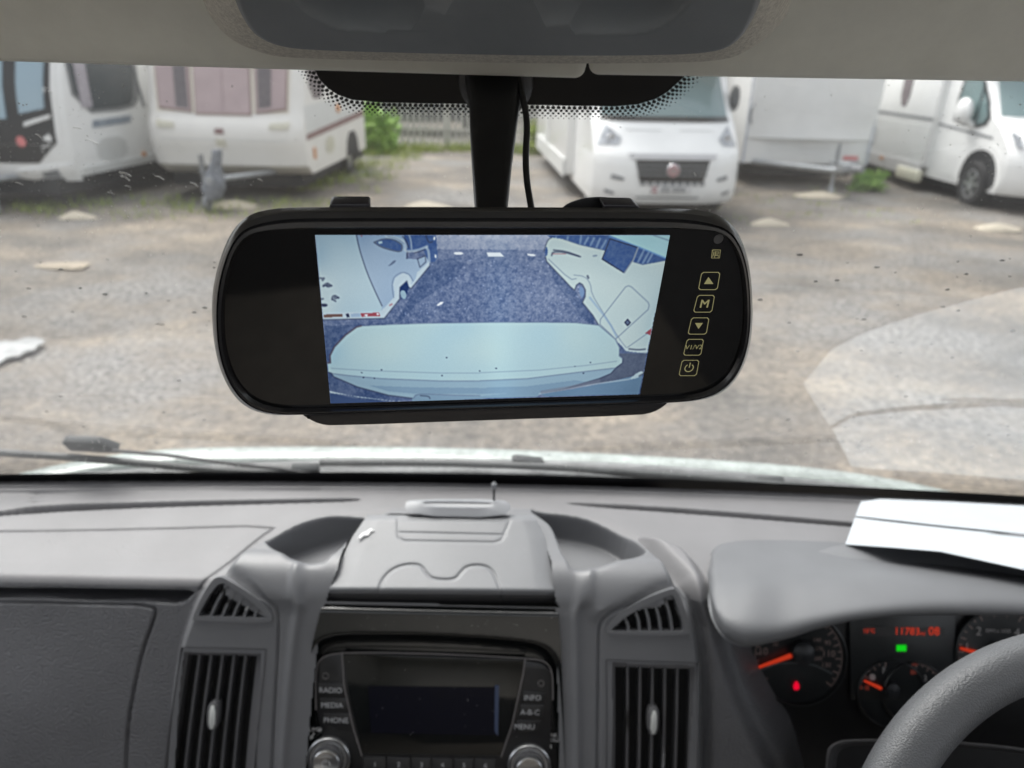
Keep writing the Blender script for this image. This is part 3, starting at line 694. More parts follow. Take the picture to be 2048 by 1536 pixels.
# upper frit band, outlined on the pane
fb = [(600, 60), (606, 110), (628, 138), (640, 160), (656, 177), (676, 190), (705, 200), (760, 205), (850, 207), (935, 208), (1060, 210), (1150, 212), (1230, 213), (1275, 209), (1312, 198), (1335, 184), (1355, 166), (1372, 150), (1392, 120), (1400, 60)]
n = len(fb)
V = [on_glass(x, y, .0012) for x, y in fb] + [on_glass(x, 40, .0012) for x in np.linspace(600, 1400, n)]
raw('frit_band', V, [(i, i + 1, n + i + 1, n + i) for i in range(n - 1)], FRIT, WSC)
V, F = [], []
edge = np.array(fb[1:-1], float)
seg_l = np.r_[0, np.cumsum(np.linalg.norm(np.diff(edge, axis=0), axis=1))]
for row, (dd, rr) in enumerate(((4.5, 4.3), (11, 3.4), (17, 2.7), (22.5, 1.9), (27.5, 1.2))):
    tot = seg_l[-1]; cnt = int(tot / 10.6)
    for k in range(cnt):
        s_ = (k + .5 * (row % 2)) * 10.6
        x = np.interp(s_, seg_l, edge[:, 0]); y = np.interp(s_, seg_l, edge[:, 1])
        x2, y2 = np.interp(s_ + 8, seg_l, edge[:, 0]), np.interp(s_ + 8, seg_l, edge[:, 1]); x1, y1 = np.interp(s_ - 8, seg_l, edge[:, 0]), np.interp(s_ - 8, seg_l, edge[:, 1])
        t_ = np.array([x2 - x1, y2 - y1]); t_ /= np.linalg.norm(t_) + 1e-9; nn = np.array([-t_[1], t_[0]])
        cx, cy = x + nn[0] * dd, y + nn[1] * dd * .92
        b = len(V); V += [on_glass(cx + rr * 1.05 * math.cos(a), cy + rr * .9 * math.sin(a), .0012) for a in np.linspace(0, 2 * math.pi, 9)[:-1]]; F.append(tuple(range(b, b + 8)))
raw('frit_dots', V, F, FRIT, WSC, False)
# lower frit band along the dashboard
V = []
xs_ = np.linspace(-.85, .85, 40)
for z in (-.53, -.449): V += [np.array([x, glass_Y(x, EYE + z) - .0012, EYE + z - (.0 if z < -.5 else .006 * abs(x))]) for x in xs_]
raw('lower_frit_band', V, [(i, i + 1, 41 + i, 40 + i) for i in range(39)], FRIT, WSC)
# rain spots: little domes of water on the outside of the pane
WATER = mat('rain_water', (.26, .265, .26), .15, var=.4, vscale=300, spec=.6)
def spots(name, pts, m_, kind='stuff', out=1, asp=.5, flat=.25):
    V, F = [], []
    for px, py, r in pts:
        c = on_glass(px, py, -.0006 * out); a1 = np.array([1., 0, 0]); a2 = np.cross(GN, a1); k = len(V)
        a_ = rng.uniform(.7, 1.3); nr = 10
        V += [c + a1 * r * math.cos(t) + a2 * r * asp * a_ * 1.5 * math.sin(t) for t in np.linspace(0, 2 * math.pi, nr + 1)[:-1]]
        V += [c - GN * r * flat * out + .6 * (a1 * r * math.cos(t) + a2 * r * asp * a_ * 1.5 * math.sin(t)) for t in np.linspace(0, 2 * math.pi, nr + 1)[:-1]]
        F += [(k + i, k + (i + 1) % nr, k + nr + (i + 1) % nr, k + nr + i) for i in range(nr)] + [tuple(range(k + nr, k + 2 * nr))]
    tag(raw(name, V, F, m_, WSC), kind=kind)
P_ = []
for _ in range(300):
    x = rng.uniform(0, 2048) if rng.rand() < .45 else (rng.uniform(0, 440) if rng.rand() < .5 else rng.uniform(1500, 2048)); y = rng.uniform(500, 985) ** 1.0
    if rng.rand() < .3: y = rng.uniform(830, 950)
    P_.append((x, y, .0008 + .0019 * rng.rand() ** 2))
spots('rain_spots', P_, WATER, asp=.26)
DUST = mat('dust_specks', (.75, .75, .73), .8, var=.05)
P_ = [(rng.uniform(0, 2048), rng.uniform(125, 900) if rng.rand() < .4 else rng.uniform(125, 460), .00018 + .00035 * rng.rand() ** 3) for _ in range(420)]
P_ += [(max(0, rng.normal(180, 160)), rng.normal(340, 80), .00018 + .0004 * rng.rand() ** 3) for _ in range(420)]
P_ += [(rng.uniform(0, 2048), rng.uniform(880, 955), .0003 + .0007 * rng.rand() ** 2) for _ in range(380)]
P_ += [(min(2040, rng.normal(1950, 70)), rng.normal(330, 60), .00018 + .0004 * rng.rand() ** 3) for _ in range(120)]
spots('dust_specks', P_, DUST, asp=1.0 / 1.5)
# dried water runs
V, F = [], []
for (x, y, dx, dy, w_) in ((145, 255, 18, 3, .0008), (170, 280, 25, 9, .0008), (238, 345, 24, 8, .0018), (240, 352, 20, 10, .0012), (310, 352, 18, 8, .001), (380, 365, 16, 9, .001), (215, 385, 14, 4, .0007), (250, 372, 12, 4, .0007), (70, 268, 12, 8, .0006), (515, 358, 10, 4, .0008), (1388, 345, 3, 8, .0008), (95, 182, 10, 3, .0006), (30, 365, 16, 5, .0007), (205, 322, 14, 3, .0006)):
    pts = chaikin([on_glass(x, y, .0004), on_glass(x + dx * .5, y + dy * .2, .0004), on_glass(x + dx, y + dy, .0004)], 1, False)
    v, f = ribbon(pts, w_ * .7, GN); b = len(V); V += v; F += [tuple(i + b for i in q) for q in f]
tag(raw('dried_runs', V, F, DUST, WSC, False), kind='stuff')

# ---- cab shell behind and above; roof opening and rear panels added for light
cab = thing('cab_lining', 'beige roof lining of the cab running above the windscreen', 'cab lining', (0, .3, EYE + .1))
def loft_x(prof, x0, x1, th=.01):
    """profile [(Y,z)] swept across the cab"""
    P = [np.array([x0, y, EYE + z]) for y, z in prof]
    return loft([P, [p + np.array([x1 - x0, 0, 0]) for p in P]])
hp = [(.49, .004), (.455, .010), (.43, .022), (.40, .045), (.34, .075), (.2, .11), (-.10, .125), (-.10, .155), (.2, .14), (.36, .105), (.47, .05), (.49, .03)]
obj('header_panel', *loft_x(hp, -.90, .90), LINER, cab)
obj('roof_strip', *box((0, -1.25, EYE + .14), (1.9, .35, .03)), LINER, cab, smooth=False)  # unseen roof left open before this strip to let sky light in
obj('dark_reflected_panel', *box((0, -1.30, EYE - .90), (1.9, .10, .95)), mat('reflected_dark', (.035, .033, .035), .95, var=.2), cab, bevel=.02)  # unseen dark panel added so the glossy radio mirrors darkness
obj('rear_light_block', *box((0, -1.42, EYE - .55), (1.9, .04, 1.4)), mat('beige_trim', (.74, .71, .65), .8, var=.1), cab, smooth=False)  # unseen wall put in to block light from behind
obj('cab_floor', *box((0, -.4, EYE - 1.25), (1.9, 2.1, .04)), mat('pale_floor', (.16, .145, .125), .8, var=.2), cab, smooth=False)
for s in (-1, 1):
    obj('door_panel', *box((s * .93, -.3, EYE - .86), (.05, 2.3, .8)), mat('grey_door_trim', (.10, .10, .105), .7, var=.1), cab, smooth=False)
    obj('roof_side', *box((s * .80, -.59, EYE + .14), (.3, .97, .03)), LINER, cab, smooth=False)
    obj('door_pillar', *box((s * .93, -.95, EYE - .17), (.05, 1.0, .62)), MATS['beige_trim'], cab, smooth=False)
    obj('front_pillar', *prism([(s * .90, .40, EYE + .05), (s * .90, .48, EYE + .05), (s * .90, .82, EYE - .48), (s * .90, .74, EYE - .48)], np.array([s * .05, 0, 0])), MATS['beige_trim'], cab, smooth=False)

# ---- sun visors: two padded boards folded up under the header
def visor(name, label, xl, xr, corner, ybot, extra):
    t = thing(name, label, 'sun visor', tuple(at_Y((xl + xr) / 2, 130, .44)), 'sun visors folded up above the windscreen')
    # section in (Y, z) : bottom edge thick and rounded
    def zb(px): return at_Y(px, ybot(px), .445)[2] - EYE
    rings = []
    for f in (np.r_[np.linspace(0, .97, 10), np.linspace(.975, 1, 16)] if corner > 0 else np.r_[np.linspace(0, .025, 16), np.linspace(.03, 1, 10)]):
        px = xl + (xr - xl) * f; X = at_Y(px, ybot(px), .445)[0]; z0 = zb(px)
        k = 0
        d = (1 - f) * (xr - xl) if corner > 0 else f * (xr - xl)
        if d < 22: z0 += .0062 * (1 - math.sqrt(max(0, 1 - (1 - d / 22) ** 2)))
        sec = [(.452, z0 + .002), (.449, z0), (.444, z0), (.440, z0 + .002), (.437, z0 + .008), (.418, z0 + .030), (.395, z0 + .050), (.405, z0 + .060), (.440, z0 + .034), (.452, z0 + .012)]
        rings.append([np.array([X, y, EYE + z]) for y, z in sec])
    obj('board', *loft(rings), VISOR, t)
    return t
visor('sun_visor', 'beige sun visor on the left with a rounded end beside the mirror arm', -420, 1170, 1, lambda x: 122 + (x + 0) * .0294 if x < 1170 else 157, 0)
visor('sun_visor', 'beige sun visor on the right, its lower edge a little higher', 1177, 2500, -1, lambda x: 149 + (x - 1177) * .0162, 0)

# ---- overhead console
oc = thing('overhead_console', 'dark grey overhead console with two round recesses and a fabric skirt', 'overhead console', tuple(at_d(1030, 40, .30)))
OD = .295
outer = [(392, -60), (404, 0), (428, 45), (462, 80), (512, 103), (565, 111), (800, 116), (1100, 121), (1330, 120), (1450, 116), (1505, 98), (1552, 60), (1580, 20), (1592, -60), (1592, -200), (392, -200)]
inner = [(450, -60), (462, 0), (480, 45), (502, 78), (542, 98), (600, 107), (800, 113), (1100, 119), (1330, 118), (1440, 112), (1482, 93), (1510, 50), (1528, 0), (1532, -60), (1532, -200), (450, -200)]
on = np.array([0, -.55, -.83]); on /= np.linalg.norm(on)
oc0 = at_d(1030, 108, .33)
def ocp(px, py, off=0.): return at_plane(px, py, oc0 + on * off, on)
def bump_dish(px, py):
    h = 0
    for cx, cy, rx, ry in ((735, -55, 158, 115), (1225, -60, 172, 126)):
        q = ((px - cx) / rx) ** 2 + ((py - cy) / ry) ** 2
        if q < 1.12: h -= .030 * float(np.clip((1.12 - q) / .42, 0, 1)) ** 2 * (3 - 2 * float(np.clip((1.12 - q) / .42, 0, 1)))
    return h
ip = chaikin([np.array(p, float) for p in inner], 2)
# face as a grid fan between the outline and its centre so that the dishes are real hollows
cx_, cy_ = 990, -150
rings = []
for f in np.r_[np.linspace(1, .04, 150)]:
    r_ = []
    for p in ip:
        q = np.array([cx_, cy_]) + (p - [cx_, cy_]) * f
        e = max(0, (f - .97) / .03)
        b = ocp(q[0], q[1]); r_.append(b + on * (bump_dish(q[0], q[1]) - .004 * e ** 2))
    rings.append(r_)
obj('face', *loft(rings, cap0=False), OVERH, oc)
op = chaikin([np.array(p, float) for p in outer], 2)
R1 = [ocp(p[0], p[1]) - on * .0041 for p in ip]
R3 = [ocp(p[0], p[1], -.022) for p in op]
R2 = [a * .5 + b * .5 + on * .004 for a, b in zip(R1, R3)]
R4 = [ocp(p[0], p[1], -.05) + np.array([0, .0, .01]) for p in op]
obj('skirt', *loft([R1, R2, R3, R4], cap0=False), FABRIC, oc)

# ================================================================== DASHBOARD
# side profile in (Y, z-eye): flat top, rounded nose, face leaning to us at the bottom
PT = (.56, -.472); FD = np.array([-math.sin(math.radians(24)), -math.cos(math.radians(24))])
def build_profile():
    P = []; r = .010
    a0, a1 = math.pi / 2, math.pi / 2 + (math.pi / 2 - math.radians(24)) 
    top = np.linspace(.86, PT[0] + r * .6, 200)
    for y in top: P.append((y, PT[1]))
    cx, cz = PT[0] + r * .6, PT[1] - r
    for a in np.linspace(math.pi / 2, math.pi - math.radians(-0) - math.radians(24) + 0, 14)[1:]:
        P.append((cx + r * math.cos(a), cz + r * math.sin(a)))
    e = np.array(P[-1])
    for t in np.linspace(0, .42, 300)[1:]: P.append(tuple(e + FD * t))
    return np.array(P)
# nose angle: the outward normal turns from straight up to (-cos24, sin24)
def build_profile():
    r = .010; P = []
    c_ = np.array([PT[0] + r, PT[1] - r])
    for y in np.linspace(.86, c_[0], 220): P.append((y, PT[1]))
    for a in np.linspace(90, 180 - 24, 14)[1:]:
        P.append((c_[0] + r * math.cos(math.radians(a)), c_[1] + r * math.sin(math.radians(a))))
    e = np.array(P[-1])
    for t in np.linspace(0, .42, 300)[1:]: P.append(tuple(e + FD * t))
    return np.array(P)
PROF = build_profile()
_dp = np.gradient(PROF, axis=0); _dp /= np.linalg.norm(_dp, axis=1)[:, None]
PN = np.c_[_dp[:, 1], -_dp[:, 0]]
if PN[0, 1] < 0: PN = -PN
PS = np.r_[0, np.cumsum(np.linalg.norm(np.diff(PROF, axis=0), axis=1))]
def B(px, py, h=0.):
    """(X, s) of the profile point seen at a pixel when the surface stands h proud"""
    d = ray(px, py); Q = PROF + PN * h
    g = Q[:, 0] * d[2] - Q[:, 1] * d[1]          # zero where the ray meets the section
    i = np.where(np.sign(g[:-1]) != np.sign(g[1:]))[0]
    if not len(i): i = [len(g) - 2 if abs(g[-1]) < abs(g[0]) else 0]
    i = i[0]; t = g[i] / (g[i] - g[i + 1] + 1e-15); t = min(1, max(0, t)) if 0 < i < len(g) - 2 else t
    q = Q[i] + (Q[i + 1] - Q[i]) * t
    return np.array([d[0] * q[0] / d[1], PS[i] + (PS[i + 1] - PS[i]) * t])
def W(X, s, h=0.):
    y = np.interp(s, PS, PROF[:, 0]); z = np.interp(s, PS, PROF[:, 1]); ny = np.interp(s, PS, PN[:, 0]); nz = np.interp(s, PS, PN[:, 1])
    return np.stack([X + 0 * y, y + ny * h, EYE + z + nz * h], -1)
def Wp(px, py, h=0.):
    b = B(px, py, h); return W(b[0], b[1], h)
# front plane frame (for vents and radio)
FN = np.array([0, -math.cos(math.radians(24)), math.sin(math.radians(24))])
FP0 = np.array([0, PROF[-1, 0], EYE + PROF[-1, 1]])
FX = np.array([1., 0, 0]); FY = np.array([0, -FD[0], -FD[1]])
def fp(px, py, h=0.): return at_plane(px, py, FP0 + FN * h, FN)

xs = np.unique(np.r_[np.arange(-.95, -.44, .008), np.arange(-.44, .46, .00125), np.arange(.46, 1.0, .006)])
ss = np.r_[np.arange(0, .02, .004), np.arange(.02, .50, .00125), np.arange(.50, .64, .006)]
GX, GS = np.meshgrid(xs, ss); Hh = np.zeros_like(GX)
def poly(pts, h=0., it=2): return np.array(chaikin([B(x, y, h) for x, y in pts], it)) if it else np.array([B(x, y, h) for x, y in pts])
def sdf(P, margin=.06):
    """signed distance (positive inside)"""
    D = np.full(GX.shape, -margin)
    mk = (GX > P[:, 0].min() - margin) & (GX < P[:, 0].max() + margin) & (GS > P[:, 1].min() - margin) & (GS < P[:, 1].max() + margin)
    x, y = GX[mk], GS[mk]; d = np.full(x.shape, 1e9); ins = np.zeros(x.shape, bool)
    for a, b in zip(P, np.roll(P, -1, 0)):
        e = b - a; l2 = (e ** 2).sum() + 1e-18; t = np.clip(((x - a[0]) * e[0] + (y - a[1]) * e[1]) / l2, 0, 1)
        d = np.minimum(d, (x - a[0] - t * e[0]) ** 2 + (y - a[1] - t * e[1]) ** 2)
        c = ((a[1] > y) != (b[1] > y)) & (x < (b[0] - a[0]) * (y - a[1]) / (b[1] - a[1] + 1e-18) + a[0]); ins ^= c
    d = np.sqrt(d); D[mk] = np.where(ins, d, -d); return D
def sm(t): t = np.clip(t, 0, 1); return t * t * (3 - 2 * t)
def stroke(pts, w, depth, h=0., it=2):
    P = np.array(chaikin([B(x, y, h) for x, y in pts], it, False)) if it else np.array([B(x, y, h) for x, y in pts])
    mk = (GX > P[:, 0].min() - 4 * w) & (GX < P[:, 0].max() + 4 * w) & (GS > P[:, 1].min() - 4 * w) & (GS < P[:, 1].max() + 4 * w)
    x, y = GX[mk], GS[mk]; d = np.full(x.shape, 1e9)
    for a, b in zip(P[:-1], P[1:]):
        e = b - a; l2 = (e ** 2).sum() + 1e-18; t = np.clip(((x - a[0]) * e[0] + (y - a[1]) * e[1]) / l2, 0, 1)
        d = np.minimum(d, (x - a[0] - t * e[0]) ** 2 + (y - a[1] - t * e[1]) ** 2)
    Hh[mk] -= depth * np.exp(-d / (w * .5) ** 2)
HP = .030
# pod (the raised arch round lid, vents and radio)
pod = poly([(300, 1900), (312, 1536), (322, 1400), (338, 1310), (362, 1235), (385, 1190), (425, 1140), (480, 1095), (540, 1058), (600, 1030), (680, 1012), (780, 1005), (880, 1003), (1000, 1004), (1100, 1008), (1190, 1022), (1270, 1058), (1320, 1100), (1362, 1160), (1395, 1215), (1412, 1290), (1420, 1400), (1420, 1900)], HP)
Dp = sdf(pod)
Hh += HP * sm((Dp + .004) / .016)
# slow crown of the top pad and hollow of the glovebox face
Hh += .004 * np.sin(np.clip((GS - .05) / .22, 0, 1) * math.pi) * sm((-Dp) / .03)
# right-hand outer flank between the vents and the instruments
flank = poly([(1250, 1040), (1330, 1062), (1390, 1085), (1425, 1150), (1445, 1230), (1465, 1310), (1495, 1400), (1545, 1500), (1600, 1600), (1600, 1900), (1390, 1900), (1400, 1300), (1360, 1160)], .018)
Df = sdf(flank); Hh = np.maximum(Hh, .018 * sm((Df + .002) / .02))
# instrument bay falls away behind the wheel
bay = poly([(1470, 1130), (1452, 1200), (1455, 1260), (1470, 1320), (1495, 1395), (1540, 1480), (1590, 1560), (1640, 1900), (2700, 1900), (2700, 1130)], .006)
Db = sdf(bay, .1); Hh -= .085 * sm((Db + .004) / .055)
# storage pockets either side of the lid
for pk in ([(528, 1082), (548, 1068), (600, 1044), (680, 1022), (742, 1012), (790, 1012), (760, 1030), (715, 1048), (690, 1085), (662, 1112), (630, 1121), (590, 1117), (560, 1104)],
           [(1080, 1016), (1180, 1030), (1245, 1055), (1282, 1088), (1294, 1106), (1250, 1118), (1185, 1132), (1150, 1133), (1132, 1120), (1118, 1085), (1105, 1052), (1085, 1036), (1060, 1020)]):
    D = sdf(poly(pk, HP)); Hh -= .034 * sm((D + .002) / .008)
# shelf slot above the glovebox
slot = poly([(-700, 1174), (0, 1176), (300, 1180), (392, 1181), (378, 1196), (360, 1208), (320, 1206), (0, 1196), (-700, 1190)], 0, 1)
D = sdf(slot); Hh -= .05 * sm((D + .0005) / .003)
# glovebox seam and other grooves
stroke([(-700, 1200), (0, 1203), (200, 1208), (290, 1210), (312, 1218), (308, 1240), (285, 1300), (268, 1380), (256, 1450), (252, 1536), (250, 1700)], .0022, .006)
stroke([(-700, 1062), (0, 1061), (300, 1056), (556, 1049), (520, 1072), (450, 1125), (395, 1182)], .0020, .003, .004, 1)
# glovebox bowed face
s0_ = B(150, 1208)[1]; x1_ = B(300, 1300)[0]
Hh += .007 * sm((GS - s0_) / .13) * sm((x1_ - GX) / .15)
# ledge nearest the glass, defroster slot and thin joints
sg = B(1024, 990, .0)[1]
led = poly([(-900, 950), (-900, 983), (0, 981), (400, 975), (1000, 975), (1500, 990), (2048, 1018), (2900, 1060), (2900, 950)], .008, 1)
Hh += .003 * sm((sdf(led) + .001) / .004)
stroke([(-900, 988), (0, 985), (400, 979), (1000, 979), (1500, 995), (2048, 1022), (2900, 1062)], .003, .006, .0, 1)
df = sdf(poly([(-200, 1040), (0, 1031), (85, 1016), (300, 1010), (640, 1003), (720, 1002), (720, 1007), (640, 1010), (350, 1018), (130, 1027), (0, 1036), (-200, 1050)], 0, 1)); Hh -= .016 * sm((df + .001) / .004)
df = sdf(poly([(1110, 1010), (1300, 1018), (1500, 1033), (1720, 1052), (2100, 1085), (2100, 1092), (1720, 1060), (1500, 1042), (1300, 1027), (1200, 1020)], 0, 1)); Hh -= .016 * sm((df + .001) / .004)
stroke([(70, 992), (62, 1000), (70, 1012)], .003, .003); stroke([(70, 992), (300, 985), (640, 986)], .003, .0015)
# vent panels: seam on the inner side
vl = [(437, 1142), (470, 1153), (505, 1173), (545, 1203), (557, 1228), (556, 1300), (550, 1400), (543, 1536), (538, 1800)]
vr = [(1356, 1168), (1300, 1187), (1235, 1215), (1203, 1240), (1197, 1270), (1197, 1350), (1195, 1536), (1195, 1800)]
stroke(vl, .0020, .004, HP); stroke(vr, .0020, .004, HP)
stroke([(437, 1142), (395, 1195), (365, 1262), (340, 1340), (326, 1450), (322, 1536), (320, 1800)], .0035, .002, HP)
stroke([(1356, 1168), (1392, 1235), (1408, 1320), (1415, 1420), (1416, 1800)], .003, .002, HP)
# fluted shoulders between the vents and the lid
stroke([(590, 1150), (602, 1200), (590, 1260), (580, 1350), (572, 1450), (565, 1536), (560, 1800)], .009, -.0032, HP)
stroke([(1180, 1160), (1150, 1210), (1152, 1280), (1153, 1400), (1155, 1536), (1155, 1800)], .009, -.0032, HP)
hump = sdf(poly([(440, 1130), (500, 1110), (560, 1125), (600, 1160), (608, 1215), (560, 1210), (505, 1170)], HP)); Hh += .005 * sm((hump + .01) / .03)
hump = sdf(poly([(1360, 1150), (1300, 1140), (1220, 1165), (1180, 1200), (1190, 1245), (1240, 1205), (1310, 1180)], HP)); Hh += .005 * sm((hump + .01) / .03)

lid_out = [(722, 1034), (700, 1062), (672, 1130), (651, 1190), (650, 1204), (1120, 1216), (1112, 1200), (1104, 1150), (1093, 1090), (1080, 1050), (1068, 1030), (1000, 1022), (780, 1020)]
holes = [poly(lid_out, .034, 0),
         poly([(648, 1205), (1110, 1215), (1112, 1290), (1118, 1536), (1120, 1900), (596, 1900), (610, 1536), (622, 1400), (634, 1290)], HP, 0),
         poly([(444, 1162), (534, 1236), (392, 1232), (412, 1195)], HP, 0),
         poly([(1505, 1165), (2700, 1165), (2700, 1395), (1600, 1395), (1545, 1340), (1515, 1290)], 0, 0),
         poly([(1346, 1187), (1371, 1263), (1219, 1260), (1262, 1222)], HP, 0),
         poly([(366, 1303), (522, 1307), (506, 1600), (496, 1900), (330, 1900), (348, 1536), (356, 1400)], HP, 0),
         poly([(1224, 1324), (1390, 1331), (1382, 1440), (1375, 1536), (1372, 1900), (1218, 1900), (1222, 1536)], HP, 0)]
hole = np.zeros(GX.shape, bool)
for hpoly in holes: hole |= sdf(hpoly) > 0
_w = W(GX, GS, Hh); hole |= _w[..., 1] > glass_Y(_w[..., 0], _w[..., 2]) - .006
Vg = W(GX, GS, Hh)
ny_, nx_ = GX.shape
idx = np.arange(ny_ * nx_).reshape(ny_, nx_)
quads = np.stack([idx[:-1, :-1], idx[1:, :-1], idx[1:, 1:], idx[:-1, 1:]], -1).reshape(-1, 4)
def cell(a): return a[:-1, :-1].ravel()
ch = cell(hole)
glv = cell(sdf(poly([(-900, 1205), (200, 1208), (290, 1211), (311, 1219), (306, 1240), (285, 1300), (268, 1380), (256, 1450), (252, 1536), (250, 1900), (-900, 1900)])) > 0)
podm = cell(Dp > -.002) & ~glv
topm = cell(GS < B(1024, 1176)[1] + .004) & ~podm & ~glv
frm = ~(glv | podm | topm)
def grid_obj(name, mask, m_, parent):
    q = quads[mask]; u, inv_ = np.unique(q, return_inverse=True); inv_ = inv_.reshape(q.shape)
    v = Vg.reshape(-1, 3)[u]
    me = bpy.data.meshes.new(name); me.vertices.add(len(v)); me.vertices.foreach_set('co', v.ravel())
    me.loops.add(q.size); me.loops.foreach_set('vertex_index', inv_.ravel().astype(np.int32))
    me.polygons.add(len(q)); me.polygons.foreach_set('loop_start', np.arange(0, q.size, 4, dtype=np.int32))
    me.polygons.foreach_set('use_smooth', np.ones(len(q), bool)); me.update(calc_edges=True); me.validate()
    me.materials.append(m_)
    o = bpy.data.objects.new(name, me); COL.objects.link(o); o.parent = parent; o.matrix_parent_inverse = wm(parent).inverted(); return o
DASH = thing('dashboard', 'grey moulded dashboard with a central pod, air vents, pockets and glovebox', 'dashboard', (0, .7, EYE - .6))
grid_obj('top_pad', topm & ~ch, PL_TOP, DASH)
grid_obj('glovebox_lid', glv & ~ch, PL_FRONT, DASH)
grid_obj('centre_pod', podm & ~ch, PL_POD, DASH)
grid_obj('lower_fascia', frm & ~ch, PL_FRONT, DASH)
# dark carcass below the skin, put in to blacken its gaps
V = []
for x in (-.95, .20): V += [W(np.array(x), np.array(s_), -.07 if abs(s_ - .27) > .0 else -.07) for s_ in np.linspace(0, .62, 60)]
V = [v * np.array([1, 1, 1]) for v in V]
raw('gap_backing', V, [(i, i + 1, 61 + i, 60 + i) for i in range(59)], BLACKV, DASH, False)

# ---- air vents
def frame_ring(outer_, inner_, h0, h1, m_, name, parent, it=1):
    a = [fp(x, y, h1) for x, y in outer_]; b = [fp(x, y, h1) for x, y in inner_]
    c_ = [fp(x, y, h1) - FN * (h1 - h0) for x, y in inner_]; d = [fp(x, y, h1) - FN * .006 for x, y in outer_]
    rr = [chaikin(q, it) for q in (d, a, b, c_)]
    return obj(name, *loft(rr, False, False), m_, parent)
def tri_vent(outer_, opening, slats, base, lab):
    t = obj('demister_vent', *prism([fp(x, y, HP - .012) for x, y in opening], -FN * .03), BLACKV, DASH, smooth=False)
    frame_ring(outer_, opening, HP - .012, HP + .0022, PL_POD, 'frame', t, 1)
    V = []
    pieces = []
    for a, b in slats:
        mid = ((a[0] + b[0]) / 2 + slats_bow, (a[1] + b[1]) / 2)
        P = chaikin([np.array(a, float), np.array(mid, float), np.array(b, float)], 2, False)
        for p, q in zip(P[:-1], P[1:]):
            pp_ = [fp(p[0] - 2.6, p[1], HP + .001), fp(p[0] + 2.6, p[1], HP + .001), fp(q[0] + 2.6, q[1], HP + .001), fp(q[0] - 2.6, q[1], HP + .001)]
            pieces.append(prism(pp_, -FN * .012))
    obj('slats', *join(*pieces), PL_POD, t)
    return t
slats_bow = -3
tri_vent([(440, 1153), (455, 1160), (505, 1190), (543, 1225), (545, 1240), (535, 1245), (385, 1242), (384, 1236), (405, 1190), (425, 1158)],
         [(443, 1166), (452, 1168), (500, 1200), (532, 1232), (533, 1235), (525, 1236), (400, 1233), (396, 1230), (415, 1195), (432, 1172)],
         [((455, 1168), (420, 1235)), ((472, 1178), (443, 1235)), ((488, 1190), (465, 1236)), ((503, 1202), (487, 1236)), ((517, 1215), (509, 1237))], 0, '')
slats_bow = 3
tri_vent([(1352, 1177), (1340, 1178), (1290, 1197), (1235, 1228), (1215, 1252), (1212, 1266), (1225, 1269), (1375, 1271), (1380, 1264), (1370, 1215)],
         [(1346, 1190), (1338, 1191), (1295, 1208), (1250, 1235), (1226, 1255), (1222, 1261), (1230, 1262), (1360, 1264), (1367, 1261), (1362, 1230)],
         [((1329, 1194), (1345, 1263)), ((1308, 1202), (1322, 1263)), ((1289, 1212), (1300, 1262)), ((1271, 1223), (1279, 1262)), ((1250, 1237), (1257, 1261))], 0, '')
def rect_vent(q, tabpos, bow, nsl=5):
    """q: four pixel corners top-left, top-right, bottom-right, bottom-left of the opening"""
    tl, tr, br, bl = [np.array(p, float) for p in q]
    def pt(u, v): return (tl * (1 - u) + tr * u) * (1 - v) + (bl * (1 - u) + br * u) * v + np.array([bow * math.sin(v * 1.9), 0])
    hh = HP - .004
    opening = [pt(0, 0), pt(1, 0)] + [pt(1, v) for v in np.linspace(.1, 1, 10)] + [pt(0, v) for v in np.linspace(1, .1, 10)]
    t = obj('air_vent', *prism([fp(p[0], p[1], hh - .012) for p in opening], -FN * .035), BLACKV, DASH, smooth=False)
    o1 = [pt(-.055, -.028), pt(1.055, -.028)] + [pt(1.055, v) for v in np.linspace(.1, 1, 10)] + [pt(-.055, v) for v in np.linspace(1, .1, 10)]
    o0 = [pt(-.12, -.05), pt(1.12, -.05)] + [pt(1.12, v) for v in np.linspace(.1, 1, 10)] + [pt(-.12, v) for v in np.linspace(1, .1, 10)]
    rr = [[fp(p[0], p[1], HP + .001) for p in o0], [fp(p[0], p[1], HP - .004) for p in o1], [fp(p[0], p[1], HP - .006) for p in opening], [fp(p[0], p[1], HP - .006) - FN * .02 for p in opening]]
    obj('bezel', *loft(rr, False, False), mat('vent_bezel_plastic', (.10, .10, .105), .42, bump=.2, bscale=1200, bdist=.0003), t)
    for k in range(nsl):
        u = (k + 1) / (nsl + 1); pcs = []; vs = np.linspace(0, 1, 11)
        for v0, v1 in zip(vs[:-1], vs[1:]):
            p, r2 = pt(u, v0), pt(u, v1)
            pcs.append(prism([fp(p[0] - 2.4, p[1], hh), fp(p[0] + 2.4, p[1], hh), fp(r2[0] + 2.4, r2[1], hh), fp(r2[0] - 2.4, r2[1], hh)], -FN * .016))
        obj('slat', *join(*pcs), mat('vent_slat_plastic', (.085, .085, .09), .35), t)
    x, y = tabpos
    c_ = fp(x, y, hh + .006)
    tb = obj('tab', *prism(chaikin([c_ + FX * a + FY * b for a, b in ((-.0050, .012), (.0050, .013), (.0055, 0), (.0045, -.013), (-.0030, -.014), (-.0055, -.008))], 2), -FN * .014), MATS['vent_bezel_plastic'], t, bevel=.001)
    obj('chrome_insert', *prism(chaikin([c_ + FN * .001 + FX * a + FY * b for a, b in ((-.0022, .010), (.0034, .0095), (.0030, -.012), (-.0030, -.0125))], 1), -FN * .003), mat('tab_silver', (.62, .64, .62), .35, .2), tb, bevel=.0006)
    return t
rect_vent([(376, 1309), (514, 1312), (494, 1600), (346, 1600)], (424, 1432), -7)
